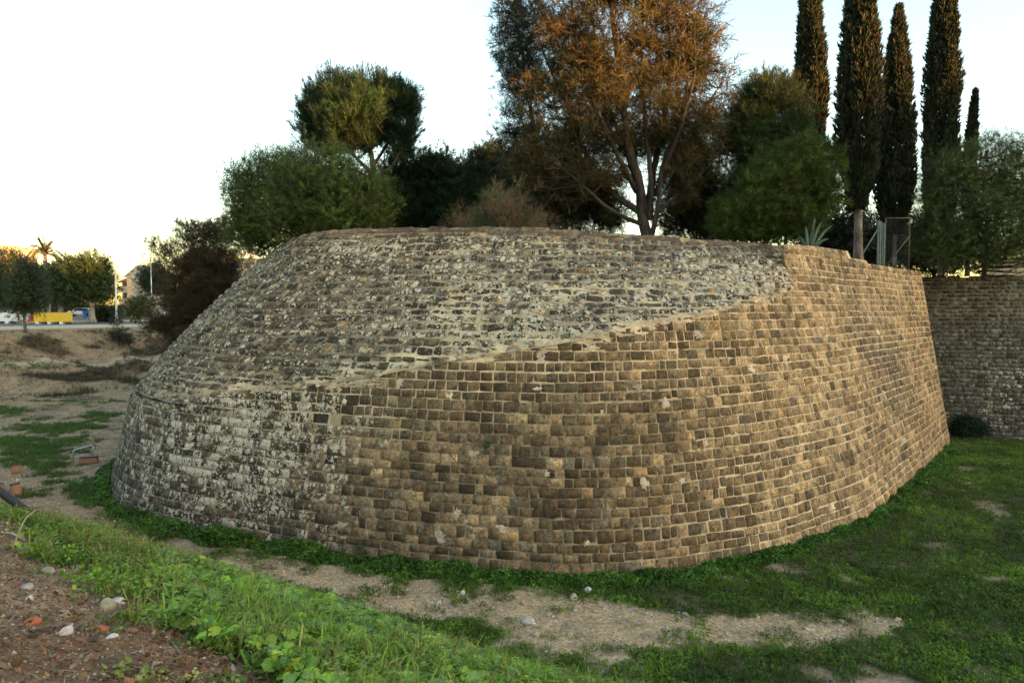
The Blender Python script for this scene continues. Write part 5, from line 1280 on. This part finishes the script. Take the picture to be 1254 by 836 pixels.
def house():
    rng = np.random.default_rng(2); D = 118; b = gpt(162, D); wallm = mat_plain('pale_render', (.46, .42, .35), .9, .1, .8, dirt=.3); peach = mat_plain('peach_render', (.60, .40, .24), .9, .1, .8); roofm = mat_plain('red_roof_tiles', (.36, .09, .05), .85, .25, 5); gl = mat_plain('dark_window', (.05, .055, .06), .2); wh = mat_plain('white_trim', (.72, .70, .66), .8)
    root = empty('apartment_house', b, 'pale house with a red tiled roof and a tall white gable across the road', 'house'); k = D / FPX; z0 = b[2] - .3
    X = lambda px: at(px, 378, D)[0]; Z = lambda py: at(160, py, D)[2]
    mb = MB(); xa, xb = X(156.5), X(184); zt, za = Z(338), Z(326)      # gabled wing facing us
    xm = X(171); prism(mb, [(xa, D, z0), (xb, D, z0), (xb, D, zt), (xm, D, za), (xa, D, zt)], (0, 0, 0), (0, 9, 0)); mb.build('gable_wing', wallm, root, smooth=False)
    rf = MB()
    for s, (x0, z_0) in enumerate(((xa - .35, zt - .20), (xb + .35, zt - .20))):
        prism(rf, [(x0, D, z_0), (xm, D, za + .05), (xm, D, za + .27), (x0, D, z_0 + .22)], (0, -.35 - .004 * s, 0), (0, 9.3 + .004 * s, 0))
    rf.build('wing_roof', wh, root, smooth=False)
    mb = MB(); prism(mb, [(xa - .04, D - .04, z0), (xa + .75, D - .04, z0), (xa + .75, D - .04, zt - .2), (xa - .04, D - .04, zt - .2)], (0, 0, 0), (0, .02, 0)); mb.build('peach_panel', peach, root, smooth=False)
    x0, x1 = X(140), xa - .05; D2 = D + 2.5; zr = Z(344)
    mb = MB(); prism(mb, [(x0, D2, z0), (x1, D2, z0), (x1, D2, zr), (x0, D2, zr)], (0, 0, 0), (0, 7, 0)); mb.build('side_wing', wallm, root, smooth=False)
    mb = MB(); zp = Z(331)
    mb.add([(x0 - .4, D2 - .5, zr), (x1 + .3, D2 - .5, zr), (x1 + .3, D2 + 3.5, zp), (x0 + 1.2, D2 + 3.5, zp), (x1 + .3, D2 + 7.4, zr), (x0 - .4, D2 + 7.4, zr)], [(0, 1, 2, 3), (5, 3, 2, 4)], [(0, 3, 5)]); o = mb.build('red_roof', roofm, root, smooth=False); sd = o.modifiers.new('thick', 'SOLIDIFY'); sd.thickness = .18
    for zf in (Z(372), Z(357)):
        mb = MB(); box(mb, ((x0 + x1) / 2 - .1, D2 - .75, zf), (x1 - x0 - .5, 1.4, .18), 0, .02); bal = mb.build('balcony', wh, root, smooth=False)
        mb = MB(); box(mb, ((x0 + x1) / 2 - .1, D2 - 1.41, zf + .55), (x1 - x0 - .5, .06, .75), 0, .01); mb.build('parapet', peach, bal, smooth=False)
        for fx in (.28, .72):
            mb = MB(); box(mb, (x0 + (x1 - x0) * fx, D2 - .02, zf + 1.05), (.8, .08, 1.5), 0, .01); w_ = mb.build('window', gl, root, smooth=False)
            mb = MB(); box(mb, (x0 + (x1 - x0) * fx, D2 - .015, zf + 1.84), (.95, .1, .08), 0, .01); mb.build('lintel', wh, w_, smooth=False)
    # rooftop solar tank
    mb = MB(); c = np.array([X(176), D + 4, Z(322)]); tube(mb, [c - (.7, 0, 0), c + (.7, 0, 0)], .3, 12); tk = mb.build('water_tank', wh, root)
    mb = MB()
    tube(mb, [c + (-.5, 0, -.3), c + (-.5, 0, -1.0), c + (.5, 0, -1.0), c + (.5, 0, -.3)], .04, 6)
    mb.build('tank_stand', wh, tk)

def kiosk():
    D = 104; a = gpt(-12, D); b = gpt(15, D); root = empty('kiosk', (a + b) / 2, 'grey kiosk with a blue fascia behind the white barrier at the left', 'kiosk'); gm = mat_plain('grey_cladding', (.23, .24, .25), .7, .1); bl = mat_plain('blue_fascia', (.05, .18, .45), .5, .08); wh = mat_plain('white_column', (.6, .57, .52), .8); gl = mat_plain('shop_glass', (.04, .05, .06), .15)
    L0 = b[0] - a[0]; z = a[2]
    mb = MB(); box(mb, ((a[0] + b[0]) / 2, D + 2, z + 1.3), (L0, 4, 2.6), 0, .04); mb.build('wall', gm, root, smooth=False)
    mb = MB(); box(mb, ((a[0] + b[0]) / 2, D - .25, z + 2.35), (L0 + .3, .2, .6), 0, .03); mb.build('fascia', bl, root, smooth=False)
    mb = MB(); box(mb, ((a[0] + b[0]) / 2, D + 1.8, z + 2.74), (L0 + .6, 4.8, .14), 0, .03); mb.build('roof', wh, root, smooth=False)
    for f in (.12, .78):
        mb = MB(); box(mb, (a[0] + L0 * f, D - .03, z + 1.25), (.9, .06, 1.5), 0, .01); mb.build('window', gl, root, smooth=False)
    mb = MB(); box(mb, (a[0] + L0 * .93, D - .18, z + 1.0), (.9, .3, 2.1), 0, .03); mb.build('pillar', wh, root, smooth=False)
    # blue sign on a post
    b = gpt(50.5, 98); root = empty('road_sign', b, 'small blue sign on a grey post beside the palm trunk', 'sign'); mb = MB(); tube(mb, [b, b + (0, 0, 3.0)], .04, 8); mb.build('post', mat_plain('sign_post', (.4, .4, .4), .5), root); mb = MB(); box(mb, b + (0, -.05, 2.55), (.75, .05, .75), 0, .02); mb.build('panel', bl, root, smooth=False)

def far_blocks():
    wallm = mat_plain('sandy_render', (.42, .34, .24), .9, .1, .4); gl = mat_plain('block_window', (.06, .065, .07), .25); wh = mat_plain('tank_white', (.75, .73, .7), .7)
    for (px0, px1, D, pyt, lab, fl) in ((-14, 8, 150, 302, 'tall sandy apartment block at the far left edge catching the last sun', 5), (284, 312, 150, 318, 'sandy apartment block seen low between the conifer and the overhanging shrub', 4), (255, 274, 170, 312, 'narrow sandy apartment block behind the conifer top', 4)):
        a, b = gpt(px0, D), gpt(px1, D); zt = at(0, pyt, D)[2]; z0 = a[2] - .5; root = empty('apartment_block', (a + b) / 2, lab, 'building'); Lx = b[0] - a[0]
        mb = MB(); box(mb, ((a[0] + b[0]) / 2, D + 5, (z0 + zt) / 2), (Lx, 10, zt - z0), 0, .05); mb.build('wall', wallm, root, smooth=False)
        mb = MB(); box(mb, ((a[0] + b[0]) / 2, D + 5, zt + .2), (Lx + .3, 10.3, .4), 0, .05); rf = mb.build('roof', wallm, root, smooth=False)
        nx = max(2, int(Lx / 2.6)); h = (zt - z0) / fl
        for i in range(nx):
            for j in range(fl):
                mb = MB(); box(mb, (a[0] + Lx * (i + .5) / nx, D - .02, z0 + h * (j + .58)), (1.1, .08, 1.3), 0, .02); w_ = mb.build('window', gl, root, smooth=False)
                mb = MB(); box(mb, (a[0] + Lx * (i + .5) / nx, D - .04, z0 + h * (j + .58) - .72), (1.3, .18, .08), 0, .01); mb.build('sill', wh, w_, smooth=False)
        for i in range(2):
            c = np.array([a[0] + Lx * (.3 + .4 * i), D + 3, zt + 1.35]); mb = MB(); tube(mb, [c - (0, 0, .55), c + (0, 0, .55)], .55, 14); t_ = mb.build('water_tank', wh, rf)

def build_small():
    rng = np.random.default_rng(31)
    # --- boxes on the moat floor and the bent steel tube
    wood = mat_plain('brown_housing', (.33, .17, .095), .8, .18, 6); dark = mat_plain('dark_slatted_top', (.05, .05, .055), .6, .15, 9); chrome = mat_plain('steel_tube', (.60, .61, .62), .35, .08, 5, .7)
    def lampbox(px, py, w_, d, h, rz, rx, lab):
        p = ground_hit(px, py, 15, 60); root = empty('light_box', p, lab, 'light box', 'brown boxes on the moat floor'); M = Matrix.Translation(Vector(p)) @ Matrix.Rotation(rz, 4, 'Z') @ Matrix.Rotation(rx, 4, 'X')
        import bmesh
        def part(nm, c, s, m, bev=.015):
            mb = MB(); bm = bmesh.new(); bmesh.ops.create_cube(bm, size=1.0); 
            for v in bm.verts: v.co = Vector((v.co.x * s[0] + c[0], v.co.y * s[1] + c[1], v.co.z * s[2] + c[2]))
            bmesh.ops.bevel(bm, geom=bm.edges[:], offset=bev, segments=2, affect='EDGES'); bm.transform(M); add_bm(mb, bm); return mb.build(nm, m, root, smooth=False)
        part('housing', (0, 0, h / 2), (w_, d, h), wood, .03); t = part('top_panel', (0, 0, h + .035), (w_ * 1.04, d * 1.06, .06), dark)
        for i in range(5): 
            part('slat', (0, -d * .42 + d * .21 * i, h + .077), (w_ * .98, .03, .025), chrome if 'white' in lab else dark, .005) if False else None
        for sx in (-1, 1): part('end_plate', (sx * (w_ / 2 + .012), 0, h / 2 - .01), (.02, d * .9, h * .9), wood, .004)
    lampbox(109, 567, .66, .30, .24, .30, -.10, 'low brown box with a dark sloping top beside the bent steel tube')
    lampbox(21, 579, .34, .26, .30, .75, -.25, 'tilted brown box with a dark top, highest of the three near the left edge')
    lampbox(20.5, 607, .26, .24, .40, 1.0, -.3, 'tilted brown box directly above the black pipe, beside the box cut by the picture edge')
    lampbox(-1, 601, .3, .28, .24, .6, -.1, 'brown box cut off by the left edge of the picture')
    a = ground_hit(90, 566, 15, 60); b = ground_hit(114.5, 559, 15, 60); root = tag_mesh_tube([a, a + (0, 0, .50), a + (.06, .0, .56), b + (-.06, 0, .52), b + (0, 0, .46), b - (0, 0, .1)], .030, 'steel_rail', 'bent shiny steel tube standing over the low brown box', 'rail', chrome)
    # --- black pipe lying on the bank
    e = ground_hit(43, 640, 4, 20); r = .062; st = ground_hit(0, 612, 4, 20); st = at(-120, 523, e[1] + .5) 
    blk = mat_plain('black_plastic', (.03, .028, .026), .6, .45, 6, dirt=.4)
    e = e + np.array([0, 0, .09]); P = smooth_path([e, e + (st - e) * .5 + (0, 0, .05), st], 14); root = empty('drain_pipe', e, 'black plastic pipe lying across the crest of the near bank at the left edge', 'pipe')
    mb = MB(); tube(mb, P, r, 18, (1, 1, 1), False); tube(mb, P, r * .86, 18, (1, 1, 1), False); o = mb.build('barrel', blk, root)
    V = P[0]; T = unit(P[1] - P[0]); mb = MB(); tube(mb, [V - T * .02, V + T * .03], r * 1.08, 18, (1, 1, 1), False); mb.build('end_rim', mat_plain('pipe_rim', (.20, .15, .10), .6), root)
    # thin bent cane by the pipe
    c0 = ground_hit(15, 672, 3, 12); t1 = at(44, 624, c0[1] + .4)
    tag_mesh_tube(list(smooth_path([c0, (c0 + t1) / 2 + (0, 0, .08), t1], 8)), .007, 'dry_cane', 'thin dry cane leaning beside the black pipe end', 'cane', mat_plain('dry_cane', (.34, .25, .13), .8))
    c0 = ground_hit(2, 655, 3, 12); c1 = ground_hit(30, 663, 3, 12); tag_mesh_tube([c0 + (0, 0, .03), (c0 + c1) / 2 + (0, 0, .05), c1 + (0, 0, .02)], .012, 'dry_stick', 'pale dry stick lying on the soil below the black pipe', 'stick', mat_plain('dry_stick', (.42, .36, .28), .8))
    # --- stones one can point at
    sm = mat_attr('loose_stone', .9, .2, 14, .008)
    def stone(px, py, s, col, lab, name='stone', grp='loose stones'):
        p = ground_hit(px, py, 2.5, 60); mb = MB(); rock(mb, rng, p + (0, 0, s * .25), s, col, 3); o = mb.build(name, sm, origin=p); tag(o, lab, 'stone', grp)
    for (px, py, s, col, lab) in [
        (58, 702, .055, (.34, .27, .22), 'rounded pinkish stone on the bare soil near the left edge'),
        (92, 698, .060, (.40, .33, .25), 'pale rounded stone on the bare soil right of the pinkish one'),
        (132, 745, .085, (.44, .34, .20), 'lumpy ochre stone beside the weeds on the near soil'),
        (144, 739, .055, (.56, .54, .50), 'flat white stone touching the lumpy ochre stone'),
        (81, 776, .045, (.52, .49, .45), 'small white stone alone in the middle of the bare soil'),
        (137, 782, .035, (.58, .56, .52), 'small white chip on the dark soil below the ochre stone'),
        (33, 720, .045, (.42, .34, .30), 'flat pinkish grey stone at the far left of the soil'),
        (36, 736, .035, (.48, .45, .42), 'narrow white stone below the flat pinkish grey stone'),
        (647, 762, .15, (.50, .45, .37), 'largest pale stone at the edge of the grass on the path'),
        (655, 778, .10, (.42, .36, .27), 'flat tan stone just below the largest pale stone on the path'),
        (720, 724, .12, (.58, .56, .52), 'white stone at the foot of the creeper by the wall'),
        (703, 733, .12, (.48, .38, .27), 'tan stone beside the white one at the foot of the creeper'),
        (85, 792, .10, (0, 0, 0), '')]:
        if lab: stone(px, py, s, np.array(col) * .9, lab)
    bm_ = mat_plain('terracotta', (.40, .11, .05), .8, .15, 9)
    for (px, py, s, lab) in ((40, 764, .055, 'broken red terracotta chip on the bare soil'), (125, 772, .05, 'second terracotta chip, right of the other and nearer the weeds')):
        p = ground_hit(px, py, 2.5, 20); mb = MB(); box(mb, p + (0, 0, .015), (s * 1.5, s, .025), rng.uniform(0, 3), .006, tilt=Matrix.Rotation(.3, 4, 'X')); o = mb.build('terracotta_chip', bm_, origin=p); tag(o, lab, 'shard')
    # --- agave on the rim
    D = 29.2; b = at(990, 300, D); b[2] = 9.0; root = empty('agave_plant', b, 'grey green agave with long pointed leaves on the right part of the rim', 'agave'); mm = mat_leaf('agave_skin', .06, .5, .35, .12)
    for i, (ex, ey, wd) in enumerate([(999, 263, .17), (1020, 275, .17), (1008, 268, .16), (986, 276, .16), (976, 288, .15), (1016, 292, .17), (1006, 297, .15)]):
        e = at(ex, ey, D + .3 * math.sin(i * 2.0)); m = b * .45 + e * .55 + np.array([0, 0, .18]); C = smooth_path([b, m, e], 9); s = unit(np.cross(C[-1] - C[0], (0, 1, .2))); n_ = unit(np.cross(s, C[-1] - C[0])); V = []
        for j in range(9):
            f = j / 8; w_ = wd * (math.sin(math.pi * min(f * .82 + .22, 1)) ** .8) * (1 if f < 1 else .03); V += [C[j] - s * w_ * .5, C[j] - n_ * w_ * .22, C[j] + s * w_ * .5, C[j] + n_ * w_ * .04]
        mb = MB(); q = []
        for j in range(8):
            for c in range(4): q.append((j * 4 + c, j * 4 + (c + 1) % 4, j * 4 + 4 + (c + 1) % 4, j * 4 + 4 + c))
        mb.add(V, q, None, (.085, .125, .085)); mb.build('leaf', mm, root)
    # --- wire gate, green posts and brace
    D = 40; grn = mat_plain('green_grey_paint', (.10, .145, .13), .6, .12, 5); wire = mat_plain('fence_wire', (.07, .075, .07), .7); z0 = 8.85
    P = lambda px, py, d=D: at(px, py, d)
    x0, x1 = P(1084, 300)[0], P(1113.5, 300)[0]; zt = P(1100, 267)[2]
    root = empty('wire_gate', ((x0 + x1) / 2, D, z0), 'dark chain link gate panel on the wall behind the right end of the bastion', 'gate'); mb = MB()
    for a, b in (((x0, z0), (x0, zt)), ((x1, z0), (x1, zt)), ((x0, zt), (x1, zt)), ((x0, z0 + .1), (x1, z0 + .1)), ((x0, z0 + .3), (x1, zt - 1.0))): tube(mb, [(a[0], D, a[1]), (b[0], D, b[1])], .028, 8)
    mb.build('frame', mat_plain('rusty_frame', (.12, .09, .07), .8), root)
    mb = MB(); H = zt - z0; W = x1 - x0; n = 44
    for i in range(-n, n):
        for sg in (1, -1):
            o = i * .085; t0, t1 = max(0, -o if sg > 0 else o - W), min(H, W - o if sg > 0 else o)
            if sg > 0: pa, pb, la, lb = o + t0, o + t1, t0, t1
            else: pa, pb, la, lb = o - t0, o - t1, t0, t1
            if sg < 0: t0, t1 = max(0, o - W), min(H, o); pa, pb, la, lb = o - t0, o - t1, t0, t1
            if t1 - t0 > .05: tube(mb, [(x0 + pa, D + .012 * sg, z0 + la), (x0 + pb, D + .012 * sg, z0 + lb)], .0022, 4, (1, 1, 1), False)
    mb.build('wire_mesh', wire, root)
    root = empty('gate_post', (P(1078, 300)[0], D, z0), 'pale green grey ribbed metal gate post beside the chain link panel', 'post')
    xa, xb = P(1074.6, 300)[0], P(1083, 300)[0]; zt = P(1080, 269.5)[2]
    for f, w_ in ((.06, .07), (.36, .09), (.66, .06), (.94, .07)):
        mb = MB(); box(mb, (xa + (xb - xa) * f, D - .02, (z0 + zt) / 2 - (.1 * f)), (w_, .07, zt - z0 - .2 * f), 0, .012); mb.build('bar', grn, root, smooth=False)
    mb = MB(); box(mb, ((xa + xb) / 2, D + .05, (z0 + zt) / 2 - .1), (xb - xa, .03, zt - z0 - .3), 0, .006); mb.build('backing_sheet', grn, root, smooth=False)
    tag_mesh_tube([(P(1058, 308, D)[0], D - .02, P(1058, 308, D)[2]), (P(1074.5, 281, D)[0], D - .02, P(1074.5, 281, D)[2])], .035, 'brace_pole', 'slanting grey brace pole leaning against the green gate post', 'pole', grn, foot=z0)
    # --- low beige wall behind the curtain wall
    D = 52; bw = mat_plain('beige_render', (.40, .32, .22), .9, .15, 1.2); a, b = at(1205, 330, D), at(1300, 330, D); root = empty('garden_wall', ((a[0] + b[0]) / 2, D, 8.8), 'low beige rendered wall under the feathery tree at the right edge', 'wall'); root['kind'] = 'thing'
    mb = MB(); box(mb, ((a[0] + b[0]) / 2, D, 9.55), (b[0] - a[0], .25, 1.7), 0, .01); mb.build('wall_body', bw, root, smooth=False); mb = MB(); box(mb, ((a[0] + b[0]) / 2, D, 10.44), (b[0] - a[0] + .1, .34, .08), 0, .01); mb.build('wall_cap', bw, root, smooth=False)
    # --- dark shrub in the corner at the foot of the curtain wall
    D = 44.6; b = gpt(1188, D); tree('corner_shrub', 'low dark shrub in the corner where the bastion meets the dark wall', 'shrub', b, [([tuple(b), bx(1185, 515, D)], .03, .01), ([tuple(b), bx(1200, 518, D)], .03, .01)], [lobe(1188, 520, D, 13, 9, 7), lobe(1178, 525, D, 10, 8, 7), lobe(1203, 525, D, 10, 5, 7)], 130, 10, .16, T_SPRIG, .7, (.018, .036, .014), seed=150, crown='foliage')
    # --- small weeds rooted in the joints of the masonry
    for i, (px, py, lab) in enumerate([(532, 372, 'tiny green plant rooted in the joints of the sloping face'), (594, 548, 'tiny green plant rooted in the joints of the steep face'), (444, 672, 'small dark plant growing from the foot of the steep face')]):
        best = None
        us = np.linspace(30, 70, 400); zz = np.linspace(.1, 9, 180); Ug, Zg = np.meshgrid(us, zz); Sx = S2 if i == 0 else S1; ok = (Zg.ravel() > zkink(Ug.ravel())) if i == 0 else (Zg.ravel() < zkink(Ug.ravel())); Pp = Sx(Ug.ravel(), Zg.ravel()); a, b_ = proj(Pp); dd = (a - px) ** 2 + (b_ - py) ** 2; dd[~ok] = 1e9; j = np.argmin(dd); p = Pp[j] + nrm(Sx, Ug.ravel()[j:j + 1], Zg.ravel()[j:j + 1])[0] * .02
        mb = MB(); n = 26; pos = p + rng.normal(0, .05, (n, 3)) * (1.3, .5, 1); d = unit(np.array([0, -.6, .5]) + rng.normal(0, .5, (n, 3))); T = T_SPRIG[0]; scatter(mb, T[0], T[1], T[2], pos, frames(d, rng), .38 * rng.uniform(.7, 1.3, n), palette(rng, n, (.045, .08, .022), .3), T[3]); o = mb.build('wall_plant', M_LEAF, smooth=False, origin=p); tag(o, lab, 'plant')

def tag_mesh_tube(pts, r, name, lab, cat, m, foot=None):
    mb = MB(); pts = [np.asarray(p, float) for p in pts]
    if foot is not None: d = unit(pts[0] - pts[1]); pts = [pts[0] + d * max(0, (pts[0][2] - foot) / max(-d[2], .1))] + pts
    tube(mb, pts, r, 10); o = mb.build(name, m, origin=pts[0]); tag(o, lab, cat); return o
# ================================================================ BUILD
ground_sheet()
build_bastion()
build_curtain()
build_bastion_trees()
build_far()
build_small()
build_cover()
